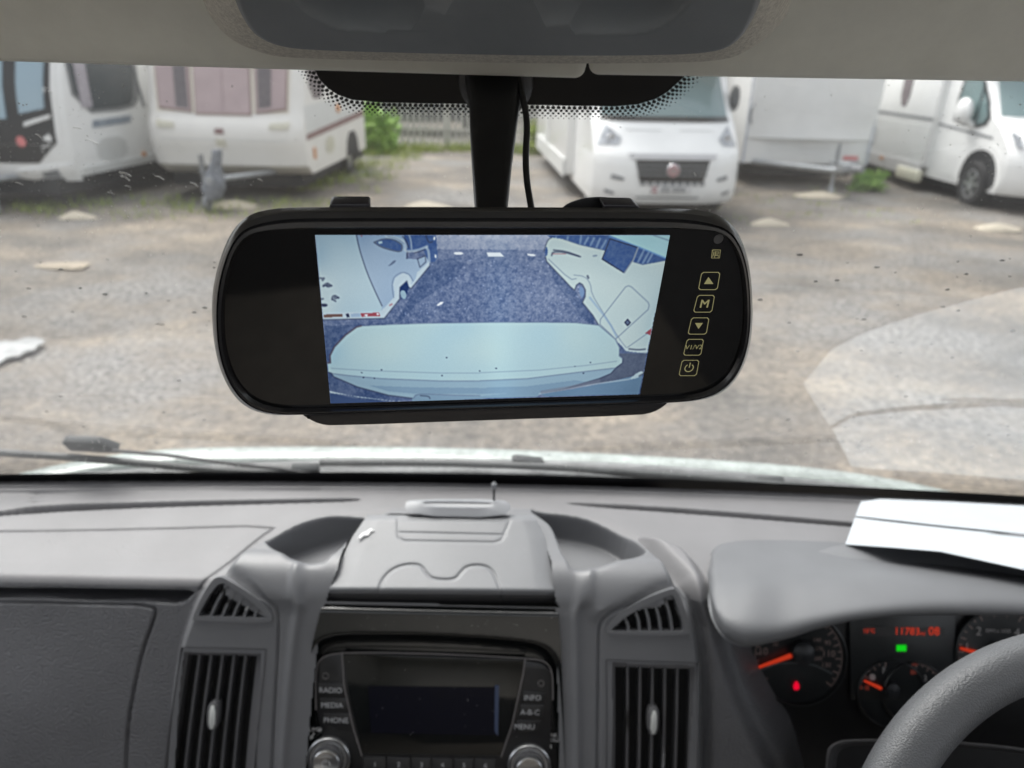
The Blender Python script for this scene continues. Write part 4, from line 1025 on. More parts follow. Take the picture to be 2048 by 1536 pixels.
rect_vent([(1230, 1333), (1380, 1338), (1368, 1600), (1224, 1600)], (1307, 1442), 4)

# ---- document holder lid on top of the pod
L0, L1 = (.630, -.427), (.537, -.4545)            # (Y, z) of its back and front edge
ln = np.array([0, -(L1[1] - L0[1]), (L1[0] - L0[0])]); ln = -ln / np.linalg.norm(ln); ln = ln if ln[2] > 0 else -ln
lp0 = np.array([0, L0[0], EYE + L0[1]])
def lp(px, py, h=0.): return at_plane(px, py, lp0 + ln * h, ln)
LEFT = [(735, 1030), (704, 1075), (680, 1125), (655, 1186)]; RIGHT = [(1068, 1030), (1090, 1075), (1100, 1125), (1112, 1190)]
def lerp_poly(P, t):
    P = np.array(P, float); return np.array([np.interp(t, np.linspace(0, 1, len(P)), P[:, 0]), np.interp(t, np.linspace(0, 1, len(P)), P[:, 1])])
NU, NV = 150, 90
def lid_h(u, v, px, py):
    h = -.010 * max(0, abs(u - .5) * 2 - .82) ** 1.5 * 3 + .0025 * (1 - (2 * u - 1) ** 2)
    h -= .006 * max(0, (v - .93) / .07) ** 2 + .004 * max(0, (.1 - v) / .1) ** 2
    return h
def seg_d(p, P):
    P = np.array(P, float); a, b = P[:-1], P[1:]; e = b - a; t = np.clip(((p - a) * e).sum(1) / (e ** 2).sum(1), 0, 1)
    return np.sqrt((((p - a - e * t[:, None])) ** 2).sum(1).min())
g1 = chaikin([(757, 1186), (764, 1160), (785, 1138), (815, 1128), (842, 1130), (855, 1150), (868, 1159), (910, 1160), (922, 1145), (935, 1132), (965, 1130), (985, 1140), (998, 1170), (1004, 1195)], 2, False)
g2 = [(795, 1038), (797, 1075), (808, 1082), (990, 1085), (1003, 1080), (1020, 1042), (795, 1038)]
g3 = [(795, 1065), (1010, 1070)]
V = []
for j in range(NV + 1):
    v = j / NV; a, b = lerp_poly(LEFT, v), lerp_poly(RIGHT, v)
    for i in range(NU + 1):
        u = i / NU; p = a * (1 - u) + b * u
        h = lid_h(u, v, *p)
        dd = seg_d(p, g1)
        if dd < 6: h -= .0016 * math.exp(-(dd / 2.0) ** 2)
        dd = min(seg_d(p, g2), seg_d(p, g3))
        if dd < 6: h -= .0009 * math.exp(-(dd / 2.0) ** 2)
        V.append(lp(p[0], p[1], h))
K = NU + 1; F = [(j * K + i, j * K + i + 1, (j + 1) * K + i + 1, (j + 1) * K + i) for j in range(NV) for i in range(NU)]
LID = raw('document_holder_lid', V, F, leather('lid_plastic', (.170, .175, .184), .42, 800, .2, .0005), DASH)
fr = [V[NV * K + i] for i in range(K)]; dn = np.array([0, .004, -.0165])
lipV = fr + [p + np.array([0, -.0015, -.002]) for p in fr] + [p + dn for p in fr] + [p + dn + np.array([0, .03, 0]) for p in fr]
raw('front_lip', lipV, [(r * K + i, r * K + i + 1, (r + 1) * K + i + 1, (r + 1) * K + i) for r in range(3) for i in range(K - 1)], mat('lid_lip_shade', (.022, .022, .024), .5, bump=.3, bscale=900, bdist=.0004), LID)  # near-black colour carries the shade under the lid's front edge
sv = []
for side in (0, NU):
    e = [V[j * K + side] for j in range(NV + 1)]; b0 = len(sv); sv += e + [p - np.array([0, 0, .02]) for p in e]
N1 = NV + 1
raw('side_flank', sv, [(o_ + i, o_ + i + 1, o_ + N1 + i + 1, o_ + N1 + i) for o_ in (0, 2 * N1) for i in range(NV)], PL_DARK, LID)
sc_ = [(749, 1062), (741, 1064), (737, 1071), (728, 1072), (720, 1078), (716, 1077), (724, 1068), (733, 1064), (742, 1058)]
obj('squiggle', *prism([lp(x, y, .0015) for x, y in sc_], ln * .0012), mat('white_squiggle', (.8, .8, .8), .6), LID, smooth=False)  # small raised white squiggle on the lid
# clip on top of the lid
cl = thing('document_clip', 'light grey oblong clip standing on top of the document holder lid', 'clip', tuple(lp(915, 1030)))
CLG = mat('light_grey_plastic', (.235, .243, .258), .35, var=.04, vscale=30)
co = [(806, 1008), (826, 998), (1004, 998), (1026, 1012), (1006, 1035), (822, 1031)]
ci = [(838, 1006), (845, 1002), (985, 1004), (992, 1008), (984, 1016), (842, 1014)]
cp0 = lp(915, 1036)
def cpz(x, y, dz): return at_plane(x, y, cp0 + np.array([0, 0, dz]), (0, -.35, .94))
rr = [chaikin([cpz(x, y, -.008) for x, y in co], 1), chaikin([cpz(x, y, .004) for x, y in co], 1), chaikin([cpz(x, y, .007) for x, y in ci], 1), chaikin([cpz(x, y, .0055) for x, y in [(850, 1008), (855, 1005), (975, 1006), (980, 1009), (975, 1013), (852, 1012)]], 1)]
obj('clip_body', *loft(rr), CLG, cl)
pin = thing('antenna_pin', 'thin dark upright pin with a pale tip behind the clip', 'pin', tuple(cpz(988, 1000, 0)))
pb = cpz(988, 1000, .004); pt_ = at_plane(988, 973, pb, (0, -1, 0))
obj('stem', *tube([pb - np.array([0, 0, .01]), pt_], .0012, 8), PL_DARK, pin)
obj('tip', *tube([pt_ - np.array([0, 0, .002]), pt_ + np.array([0, 0, .003]), pt_ + np.array([0, 0, .005])], [.0025, .0028, .001], 10), CLG, pin)

# ---- papers lying on the right of the dashboard, against the glass
pz = EYE - .458
def paper_z(x, y): return pz + (0 if y < 1060 else min(.044, .012 + max(0, (x - 1692) * .00026)))
def lerp2(a, b, t): return (a[0] + (b[0] - a[0]) * t, a[1] + (b[1] - a[1]) * t)
back = [(1722, 1003), (1760, 1002), (1880, 1007), (2048, 1012), (2300, 1022), (2700, 1040)]
near = [(1692, 1083), (1780, 1093), (1880, 1107), (2048, 1146), (2300, 1200), (2700, 1280)]
def paper_strip(t0, t1):
    B3 = [at_z(x, y, paper_z(x, y)) for x, y in back]; N3 = [at_z(x, y, paper_z(x, y)) for x, y in near]
    rows = [[b_ * (1 - t) + n_ * t + np.array([0, 0, .0035 * math.sin(t * 5 + i)]) for i, (b_, n_) in enumerate(zip(B3, N3))] for t in np.linspace(t0, t1, 8)]
    V, F = loft(rows, False, False, False); n_ = len(V); V2 = V + [v - np.array([0, 0, .001]) for v in V]
    return V2, F + [tuple(n_ + i for i in f[::-1]) for f in F]
pt_o = thing('paper', 'folded white sheets of paper lying on the dashboard against the windscreen', 'paper', tuple(at_z(1900, 1050, pz)))
obj('back_leaf', *paper_strip(0, .44), PAPER, pt_o)
obj('front_leaf', *paper_strip(.475, 1), PAPER, pt_o)

# ---- radio
RADP = mat('radio_gloss_panel', (.008, .009, .009), .12, spec=.55, coat=.5, var=.2, vscale=30)
rad = thing('car_radio', 'glossy black car radio with two knobs, side buttons and dark display', 'radio', tuple(fp(865, 1400, HP)))
# surround: a rolled top edge then a hooded recess, as its own relief
NU, NV = 120, 110
Lc = [(645, 1204), (624, 1290), (612, 1400), (600, 1536), (592, 1640)]; Rc = [(1116, 1216), (1122, 1290), (1126, 1400), (1130, 1536), (1132, 1640)]
arch = chaikin([(612, 1330), (625, 1292), (650, 1272), (700, 1266), (880, 1268), (1050, 1280), (1092, 1292), (1112, 1318), (1122, 1350), (1140, 1700), (580, 1700)], 3)
def inside_d(p, P):
    P = np.array(P); Q = np.roll(P, -1, 0); e = Q - P; t = np.clip(((p - P) * e).sum(1) / ((e ** 2).sum(1) + 1e-12), 0, 1)
    d = np.sqrt(((p - P - e * t[:, None]) ** 2).sum(1).min())
    c = ((P[:, 1] > p[1]) != (Q[:, 1] > p[1])) & (p[0] < (Q[:, 0] - P[:, 0]) * (p[1] - P[:, 1]) / (Q[:, 1] - P[:, 1] + 1e-12) + P[:, 0])
    return d if c.sum() % 2 else -d
V = []
for j in range(NV + 1):
    v = (j / NV) ** 1.5; a, b = lerp_poly(Lc, v), lerp_poly(Rc, v)
    for i in range(NU + 1):
        p = a + (b - a) * i / NU
        d = inside_d(p, arch); h = HP + .002 - .013 * float(sm(np.array((d + 2) / 17.)))
        h -= .009 * max(0, 1 - v / .062) ** 2
        V.append(fp(p[0], p[1], h))
K = NU + 1
raw('surround', V, [(j * K + i, j * K + i + 1, (j + 1) * K + i + 1, (j + 1) * K + i) for j in range(NV) for i in range(NU)], RADP, rad)
HR = HP - .0085
def rp(x, y, h=0.): return fp(x, y, HR + h)
fas = [(632, 1345), (634, 1325), (648, 1310), (680, 1305), (880, 1309), (1050, 1318), (1085, 1324), (1102, 1340), (1106, 1365), (1100, 1470), (1095, 1700), (640, 1700), (650, 1470), (640, 1440), (634, 1400)]
obj('faceplate', *prism(chaikin([rp(x, y) for x, y in fas], 2), FN * .004), mat('radio_black', (.012, .012, .013), .3, var=.2, vscale=60, bump=.1, bscale=900, bdist=.0002), rad, bevel=.001)
disp = [(686, 1307), (1050, 1319), (1042, 1370), (1020, 1460), (1004, 1510), (726, 1506), (702, 1410)]
ds = obj('display', *prism([rp(x, y, .0042) for x, y in disp], FN * .0012), BLACKG, rad, bevel=.0005)
obj('lcd', *prism([rp(x, y, .0055) for x, y in ((736, 1372), (998, 1374), (994, 1470), (742, 1466))], FN * .0003), mat('lcd_navy', (.004, .0045, .010), .12), ds, smooth=False)
obj('lcd_edge', *prism([rp(x, y, .0059) for x, y in ((990, 1370), (998, 1371), (996, 1472), (989, 1462))], FN * .0002), mat('lcd_edge_blue', (.05, .07, .13), .3), ds, smooth=False)
obj('trim_line', *join(*[ribbon([rp(x, y, .0058) for x, y in L_], .0012, FN) for L_ in (chaikin([(632, 1420), (631, 1345), (640, 1315), (680, 1304), (880, 1307.5), (1050, 1316.5), (1088, 1321), (1105, 1340), (1106, 1400)], 2, False), [(684, 1304), (688, 1370), (706, 1455), (724, 1512)], [(1050, 1318), (1046, 1350), (1024, 1450), (1002, 1515)])]), mat('edge_grey', (.16, .15, .15), .3), rad, smooth=False)
for q, tx, tc_ in (([(636, 1364), (690, 1368), (693, 1392), (640, 1392)], 'RADIO', (661, 1381)), ([(641, 1395), (694, 1396), (698, 1422), (647, 1422)], 'MEDIA', (664, 1411)), ([(648, 1425), (699, 1426), (706, 1462), (676, 1458), (656, 1446)], 'PHONE', (672, 1441)),
                   ([(1046, 1380), (1092, 1384), (1088, 1404), (1042, 1404)], 'INFO', (1065, 1396)), ([(1042, 1408), (1088, 1408), (1084, 1436), (1036, 1436)], 'A-B-C', (1060, 1425)), ([(1035, 1439), (1082, 1439), (1070, 1462), (1028, 1466)], 'MENU', (1049, 1454))):
    bt = obj('button', *prism([rp(x, y, .004) for x, y in q], FN * .0012), mat('button_black', (.014, .014, .015), .35), rad, bevel=.0004)
    obj('lettering', *text_mesh(tx, rp(tc_[0], tc_[1], .0053), FX, FY, .0072), LETTER, bt, smooth=False)
for x, y in ((651, 1352), (1082, 1367)):
    obj('release_hole', *lathe(rp(x, y, .0045), FX, FY, FN, [(.0001, -.001), (.0022, -.001), (.0026, .0004), (.0030, .0004), (.0032, -.001)], 18), mat('edge_grey', (.16, .15, .15)), rad)
for k, (x0, x1) in enumerate(((728, 772), (775, 820), (824, 862), (865, 905), (909, 947), (950, 992))):
    bt = obj('button', *prism([rp(x0, 1511 + k * .8, .003), rp(x1, 1512 + k * .8, .003), rp(x1, 1600, .003), rp(x0, 1600, .003)], FN * .0025), MATS['button_black'], rad, bevel=.0006)
    obj('lettering', *text_mesh(str(k + 1), rp((x0 + x1) / 2, 1529 + k * .5, .0057), FX, FY, .0065), LETTER, bt, smooth=False)
for kx, ky in ((660, 1512), (1058, 1526)):
    c_ = rp(kx, ky, .002)
    kb = obj('knob', *lathe(c_, FX, FY, FN, [(.0205, 0), (.0205, .004), (.0195, .0065), (.0178, .0068), (.0165, .004), (.0158, .0045), (.0150, .011), (.0120, .012)], 48), mat('knob_plastic', (.05, .05, .053), .35), rad)
    obj('chrome_ring', *lathe(c_, FX, FY, FN, [(.0204, .0055), (.0206, .0066), (.0198, .0074), (.0190, .0066)], 48), SILVER, kb)
    obj('inner_ring', *lathe(c_, FX, FY, FN, [(.0125, .010), (.0126, .0145), (.0118, .0152), (.0108, .0145)], 48), SILVER, kb)
    obj('cap', *lathe(c_, FX, FY, FN, [(.0108, .0130), (.0106, .0140), (.0002, .0142)], 40), mat('button_black', (.014, .014, .015)), kb)
    if kx < 800:
        arc = [c_ + FN * .0146 + (FX * math.sin(a) + FY * math.cos(a)) * .0036 for a in np.linspace(.6, 2 * math.pi - .6, 20)]
        obj('power_symbol', *join(ribbon(arc, .0009, FN), ribbon([c_ + FN * .0146 + FY * .0050, c_ + FN * .0146 + FY * .0006], .0009, FN), ribbon([c_ + FN * .0146 + (FX * math.sin(a) + FY * math.cos(a)) * .0078 for a in np.linspace(-.7, .7, 12)], .0009, FN)), LETTER, kb, smooth=False)
    else:
        obj('lettering', *text_mesh('BROWSE', c_ + FN * .0145, FX, FY, .0040), LETTER, kb, smooth=False)
obj('lettering', *text_mesh('VOLUME', rp(618, 1459, .0020), FX, FY, .0058), mat('bright_lettering', (.6, .6, .6), .5), rad, smooth=False)
obj('lettering', *text_mesh('TUNE\nSCROLL', rp(1101, 1475, .0020), FX, FY, .0046), MATS['bright_lettering'], rad, smooth=False)
def arrow(p, q, w_):
    a, b = np.array(p, float), np.array(q, float); t_ = (b - a) / np.linalg.norm(b - a); n_ = np.array([-t_[1], t_[0]])
    P2 = [a + n_ * w_ * .3, a + (b - a) * .5 + n_ * w_ * .35, a + (b - a) * .5 + n_ * w_ * .9, b, a + (b - a) * .5 - n_ * w_ * .9, a + (b - a) * .5 - n_ * w_ * .35, a - n_ * w_ * .3]
    return prism([rp(x, y, .0020) for x, y in P2], FN * .0003)
obj('arrow_marks', *join(arrow((637, 1462), (652, 1452), 4), arrow((628, 1466), (620, 1480), 4), arrow((1086, 1478), (1070, 1468), 4), arrow((1096, 1484), (1103, 1497), 4)), mat('bright_lettering', (.6, .6, .6)), rad, smooth=False)

def dust_on(name, fn, poly_, n_, r, parent):
    V, F = [], []
    for _ in range(n_):
        x = rng.uniform(poly_[0], poly_[2]); y = rng.uniform(poly_[1], poly_[3]); c_ = fn(x, y); q = r * rng.uniform(.4, 1.3); b = len(V); a0 = rng.uniform(0, 3)
        V += [c_ + FX * q * math.cos(a0 + t) * rng.uniform(.5, 1.4) + FY * q * math.sin(a0 + t) for t in np.linspace(0, 2 * math.pi, 6)[:-1]]; F.append(tuple(range(b, b + 5)))
    tag(raw(name, V, F, mat('dust_fluff', (.42, .42, .40), .9), parent, False), kind='stuff')
dust_on('dust', lambda x, y: rp(x, y, .0060), (690, 1310, 1040, 1500), 45, .00028, rad)
dust_on('dust', lambda x, y: fp(x, y, HP + .0026), (650, 1232, 1110, 1262), 30, .0003, rad)
dust_on('dust', lambda x, y: lp(x, y, .0034), (740, 1060, 1060, 1180), 40, .0003, LID)
dust_on('dust', lambda x, y: at_z(x, y, EYE - .4665), (40, 1066, 500, 1165), 80, .0004, DASH)
# ---- instruments
clu = thing('instrument_cluster', 'black instrument cluster with red needles, orange odometer and green light', 'instrument cluster', tuple(at_d(1780, 1350, .775)))
cn = -FW; CD = .772
cpt0 = at_d(1700, 1330, CD)
CX, CY = np.array([1., 0, 0]), np.array([0, math.sin(PITCH), math.cos(PITCH)])
def cl_(x, y, off=0.): return at_plane(x, y, cpt0 + cn * off, cn)
PXM = CD / FPX
obj('backing', *prism([cl_(x, y, -.003) for x, y in ((1300, 1150), (2500, 1150), (2500, 1700), (1300, 1700))], -cn * .004), BLACKM, clu, smooth=False)
CLP = mat('cluster_panel', (.016, .018, .019), .35, var=.1, bump=.1, bscale=1500, bdist=.0002)
obj('centre_panel', *prism([cl_(x, y, 0) for x, y in ((1697, 1200), (1910, 1200), (1905, 1395), (1850, 1400), (1700, 1398))], cn * .002), CLP, clu, bevel=.0008)
DIALM = mat('dial_print', (.30, .22, .20), .5); WHI = mat('dial_white', (.42, .40, .39), .5)
NEED = glow('needle_red', 215, 62, 36, .68); ORA = glow('odometer_orange', 235, 70, 45, .68)
def dial(cx, cy, R_, a0, a1, nt, mm, red=None):
    d = obj('dial', *lathe(cl_(cx, cy, 0), CX, CY, cn, [(R_ * PXM * 1.04, .000), (R_ * PXM * 1.04, .004), (R_ * PXM, .005), (R_ * PXM * .97, .001), (R_ * PXM * .4, .0008), (R_ * PXM * .38, .0006), (.0001, .0006)], 56), CLP, clu)
    tk = []
    for k in range(nt):
        a = math.radians(a0 + (a1 - a0) * k / (nt - 1)); u = CX * math.cos(a) + CY * math.sin(a); c_ = cl_(cx, cy, .0022)
        l0 = .80 if k % 2 == 0 else .86
        tk.append(ribbon([c_ + u * R_ * PXM * l0, c_ + u * R_ * PXM * .93], .0011, cn))
    arc = [cl_(cx, cy, .0022) + (CX * math.cos(math.radians(a)) + CY * math.sin(math.radians(a))) * R_ * PXM * .94 for a in np.linspace(a0, a1, 40)]
    tk.append(ribbon(arc, .0007, cn)); obj('scale', *join(*tk), mm, d, smooth=False)
    return d
d1 = dial(1597, 1315, 92, 215, -40, 27, DIALM)
obj('lettering', *join(text_mesh('10', cl_(1526, 1303, .0024), CX, CY, .011), text_mesh('110', cl_(1657, 1308, .0024), CX, CY, .010), text_mesh('90', cl_(1655, 1286, .0024), CX, CY, .007), text_mesh('170', cl_(1638, 1298, .0024), CX, CY, .006), text_mesh('140', cl_(1634, 1280, .0024), CX, CY, .006), text_mesh('130', cl_(1652, 1330, .0024), CX, CY, .007), text_mesh('200', cl_(1636, 1317, .0024), CX, CY, .006), text_mesh('20', cl_(1551, 1288, .0024), CX, CY, .006)), DIALM, d1, smooth=False)
def needle(parent, tip, root, w0, w1):
    a, b = cl_(*tip, .006), cl_(*root, .006); t_ = (b - a) / np.linalg.norm(b - a); s = np.cross(cn, t_)
    obj('needle', *prism([a - s * w0, a + s * w0, b + s * w1, b + t_ * w1 * .7, b - s * w1], cn * .0012), NEED, parent, smooth=False)
needle(d1, (1517, 1334), (1581, 1311), .0012, .0024)
obj('hub', *lathe(cl_(1603, 1303, .004), CX, CY, cn, [(.0125, 0), (.012, .007), (.008, .010), (.0001, .011)], 30), mat('hub_black', (.02, .022, .025), .4), d1)
obj('lower_lens_line', *ribbon(chaikin([cl_(x, y, .0035) for x, y in ((1519, 1342), (1545, 1330), (1568, 1325), (1622, 1327), (1650, 1340), (1665, 1348))], 2, False), .0016, cn), mat('lens_edge', (.10, .11, .115), .3), d1, smooth=False)
obj('warning_lamp', *prism(chaikin([cl_(x, y, .003) for x, y in ((1592, 1361), (1597, 1366), (1599, 1378), (1588, 1380), (1586, 1372))], 1), cn * .0008), glow('warning_red', 235, 12, 50, 1.0), d1, smooth=False)
d2 = dial(1780, 1385, 66, 172, 100, 7, DIALM); 
obj('lettering', *join(text_mesh('F', cl_(1768, 1342, .0026), CX, CY, .009), text_mesh('E', cl_(1733, 1377, .0026), CX, CY, .008)), mat('red_print', (.55, .08, .04), .5), d2, smooth=False) if False else None
obj('lettering', *text_mesh('F', cl_(1768, 1341, .0026), CX, CY, .010), WHI, d2, smooth=False)
obj('fuel_symbol', *prism(chaikin([cl_(x, y, .0026) for x, y in ((1739, 1348), (1750, 1348), (1751, 1360), (1739, 1360))], 1), cn * .0004), WHI, d2, smooth=False)
obj('reserve_marks', *join(prism([cl_(x, y, .0026) for x, y in ((1716, 1370), (1723, 1370), (1724, 1378), (1717, 1378))], cn * .0004), prism([cl_(x, y, .0026) for x, y in ((1730, 1371), (1738, 1371), (1738, 1380), (1730, 1380))], cn * .0004)), mat('red_print', (.42, .07, .04), .5), d2, smooth=False)
needle(d2, (1728, 1361), (1761, 1376), .0010, .0018)
obj('hub', *lathe(cl_(1781, 1378, .003), CX, CY, cn, [(.008, 0), (.0075, .006), (.0001, .008)], 24), MATS['hub_black'], d2)
d3 = dial(1826, 1385, 62, 84, 20, 6, DIALM)
obj('lettering', *join(text_mesh('3', cl_(1850, 1357, .0026), CX, CY, .009)), WHI, d3, smooth=False)
obj('reserve_marks', *join(prism([cl_(x, y, .0026) for x, y in ((1824, 1326), (1834, 1326), (1834, 1331), (1824, 1331))], cn * .0004), prism([cl_(x, y, .0026) for x, y in ((1821, 1340), (1832, 1340), (1832, 1348), (1821, 1348))], cn * .0004)), MATS['red_print'], d3, smooth=False)
d4 = dial(2000, 1305, 90, 200, -20, 23, DIALM)
obj('lettering', *join(text_mesh('2', cl_(1957, 1263, .0026), CX, CY, .013), text_mesh('4', cl_(2034, 1266, .0026), CX, CY, .013), text_mesh('1', cl_(1934, 1293, .0026), CX, CY, .010), text_mesh('RPM x 1000', cl_(1996, 1262, .0026), CX, CY, .0055)), WHI, d4, smooth=False)
needle(d4, (1920, 1296), (1960, 1307), .0012, .0024)
obj('hub', *lathe(cl_(2003, 1312, .004), CX, CY, cn, [(.0145, 0), (.014, .007), (.009, .010), (.0001, .011)], 30), MATS['hub_black'], d4)
od = obj('display_strip', *prism([cl_(x, y, .002) for x, y in ((1722, 1255), (1888, 1255), (1888, 1272), (1722, 1272))], cn * .0006), mat('strip_grey', (.02, .018, .018), .3), clu, smooth=False)
for nm_, tx_, x_, y_, s_ in (('odometer_digits', '11783', 1814, 1263, .0112), ('unit_letters', 'mi', 1845, 1267, .006), ('counter_digits', '08', 1868, 1263, .0125), ('temperature_digits', '15°C', 1738, 1262, .0062)): obj(nm_, *text_mesh(tx_, cl_(x_, y_, .0027), CX, CY, s_), ORA, od, smooth=False)
obj('indicator_light', *prism([cl_(x, y, .0022) for x, y in ((1793, 1290), (1812, 1290), (1812, 1302), (1793, 1302))], cn * .0006), glow('indicator_green', 20, 205, 30, 1.0), clu, smooth=False)

# hood over the instruments
hood = thing('instrument_hood', 'grey padded hood curving over the instruments at the right', 'instrument hood', tuple(at_d(1700, 1180, .66)))
cols = [  # back, brow(top edge at front), lip bottom ; each (px, py)
    ((1424, 1112), (1415, 1150), (1414, 1172)), ((1430, 1100), (1424, 1196), (1421, 1224)), ((1445, 1091), (1442, 1226), (1440, 1264)), ((1470, 1086), (1472, 1239), (1468, 1287)), ((1502, 1083), (1508, 1243), (1502, 1293)),
    ((1560, 1083), (1565, 1241), (1575, 1277)), ((1620, 1084), (1625, 1228), (1635, 1257)), ((1700, 1088), (1700, 1214), (1705, 1240)), ((1780, 1094), (1780, 1205), (1785, 1232)), ((1860, 1104), (1860, 1200), (1865, 1230)),
    ((1950, 1122), (1950, 1199), (1950, 1230)), ((2050, 1146), (2050, 1201), (2050, 1232)), ((2160, 1175), (2160, 1206), (2160, 1240)), ((2300, 1215), (2300, 1225), (2300, 1262))]
rings = []
for i, (b, t, l) in enumerate(cols):
    f = min(1, i / 4.); dep_t = (.72, .672, .650, .640, .636)[min(i, 4)]; B0 = at_z(b[0], b[1], EYE - .468); T0 = at_d(t[0], t[1], dep_t); L0_ = at_d(l[0], l[1], dep_t + .004)
    M0 = (B0 + T0) / 2 + np.array([0, 0, .007 * f + .003]); M1 = B0 * .25 + T0 * .75 + np.array([0, 0, .008 * f + .003]); M2 = B0 * .8 + T0 * .2 + np.array([0, 0, .004])
    N_ = (T0 + L0_) / 2 + np.array([0, -.007, 0])
    I0 = L0_ + np.array([0, .006, .002]); U0 = at_d(l[0] + 10, l[1] - 40, CD + .01); U0[2] = L0_[2] + .004
    rings.append([B0 + np.array([0, .012, -.004]), B0, M2, M0, M1, T0, N_, L0_, I0, I0 * .5 + U0 * .5, U0])
# densify along and across with a Catmull-like resample
def resamp(rings, m_):
    A = np.array(rings); n0 = len(A); t = np.linspace(0, n0 - 1, m_)
    out = []
    for q in t:
        i = int(min(n0 - 2, math.floor(q))); f = q - i; p0, p1, p2, p3 = A[max(0, i - 1)], A[i], A[i + 1], A[min(n0 - 1, i + 2)]
        out.append(.5 * (2 * p1 + (p2 - p0) * f + (2 * p0 - 5 * p1 + 4 * p2 - p3) * f * f + (3 * p1 - p0 - 3 * p2 + p3) * f ** 3))
    return np.array(out)
A = resamp(rings, 110); A = resamp(A.transpose(1, 0, 2), 66).transpose(1, 0, 2)
me_o = obj('shell', *loft([list(r) for r in A], False, False, False), PL_HOOD, hood, auto=False)

# lower shroud behind the wheel
sh = thing('steering_column_shroud', 'dark rounded shroud behind the lower part of the steering wheel', 'column shroud', tuple(at_d(1850, 1530, .62)))
so_ = chaikin([np.array(p, float) for p in ((1652, 1640), (1650, 1505), (1665, 1485), (1700, 1477), (1900, 1480), (2100, 1502), (2400, 1560), (2400, 1640))], 2)
sn = -FW; s0 = at_d(1850, 1530, .61)
ring = lambda off, k: [at_plane(1950 + (p[0] - 1950) * k, 1640 + (p[1] - 1640) * k, s0 + sn * off, sn) for p in so_]
obj('cover', *loft([ring(-.08, 1.0), ring(-.004, 1.0), ring(0, .985), ring(.0, .965), ring(-.006, .93)], True, False), PL_DARK, sh)
obj('inner_face', *loft([ring(-.006, .93), ring(-.007, .5)], False, True), BLACKM, sh)

# steering wheel
swc = np.array([.3846, .2043, EYE - .4611]); tl_ = math.radians(40.65)
sw = thing('steering_wheel', 'black steering wheel with a pebbled leather rim at lower right', 'steering wheel', tuple(swc))
wa, wb, wn_ = np.array([1., 0, 0]), np.array([0, math.cos(tl_), math.sin(tl_)]), np.array([0, -math.sin(tl_), math.cos(tl_)])
R0, r0_ = .192, .0168; V, F = [], []; NA, NB = 220, 36
for i in range(NA):
    a = 2 * math.pi * i / NA; u = wa * math.cos(a) + wb * math.sin(a)
    for k in range(NB):
        b = 2 * math.pi * k / NB; V.append(swc + u * (R0 + r0_ * .98 * math.cos(b)) + wn_ * r0_ * math.sin(b))
for i in range(NA):
    for k in range(NB): F.append((i * NB + k, i * NB + (k + 1) % NB, ((i + 1) % NA) * NB + (k + 1) % NB, ((i + 1) % NA) * NB + k))
obj('rim', V, F, PL_WHEEL, sw, auto=False)
obj('hub_pad', *loft([[swc - wn_ * h + (wa * math.cos(a) * 1.1 + wb * math.sin(a)) * r for a in np.linspace(0, 2 * math.pi, 40)[:-1]] for r, h in ((.03, .09), (.075, .07), (.08, .045), (.07, .032), (.03, .028))]), PL_DARK, sw)
for a in (.15, math.pi - .15, -math.pi / 2 - .35, -math.pi / 2 + .35):
    u = wa * math.cos(a) + wb * math.sin(a); obj('spoke', *tube([swc + u * .06 - wn_ * .05, swc + u * .12 - wn_ * .03, swc + u * .186 - wn_ * .004], [.018, .014, .012], 12), PL_DARK, sw)

# ================================================================== OUTSIDE: bonnet, scuttle, wipers
BONW = mat('bonnet_paint', (.33, .37, .345), .25, var=.25, vscale=40, coat=.3)
bn = thing('bonnet', 'white bonnet of the vehicle we sit in, just beyond the windscreen', 'bonnet', (0, 1.0, EYE - .6))
crest = [(-300, 1020), (0, 952), (70, 934), (140, 920), (240, 902), (330, 893), (450, 889), (700, 888), (900, 890), (1100, 897), (1300, 907), (1500, 919), (1650, 932), (1800, 955), (1920, 982), (2020, 1004), (2200, 1060)]
cr = chaikin([at_z(x, y + 5, EYE - .560) for x, y in crest], 2, False)
rows = []
for k, (dy, dz) in enumerate(((-.040, -.03), (-.038, -.006), (-.03, -.001), (0, 0), (.02, -.014), (.06, -.045), (.15, -.12), (.32, -.26), (.45, -.42), (.5, -.8))):
    rows.append([p + np.array([0, dy, dz]) for p in cr])
V, F = loft(rows, False, False, False); raw('panel', V, F, BONW, bn)
sct = thing('scuttle_panel', 'grey ribbed scuttle panel between windscreen and bonnet', 'scuttle panel', (0, .88, EYE - .53))
SCM = mat('wet_scuttle_plastic', (.16, .165, .165), .4, var=.5, vscale=18, bump=.4, bscale=120, bdist=.003)
rows = []
for y, z in ((.790, -.545), (.805, -.528), (.83, -.520), (.842, -.520), (.845, -.530), (.868, -.532), (.87, -.525), (.885, -.526), (.888, -.538), (.91, -.542), (.914, -.535), (.93, -.538), (.934, -.552), (.972, -.562), (.975, -.62)):
    rows.append([np.array([x, y - .10 * x * x, EYE + z - .035 * x * x - (.02 * max(0, x - .2))]) for x in np.linspace(-.95, .95, 50)])
raw('panel', *loft(rows, False, False, False), SCM, sct)
YMOSS = mat('mossy_dirt', (.20, .18, .04), .9, var=.3, vscale=60)
obj('moss_streak', *tube(chaikin([at_z(x, y, EYE - .505) for x, y in ((255, 927), (330, 934), (430, 944), (520, 951), (560, 955))], 2, False), .0030, 6), YMOSS, sct)
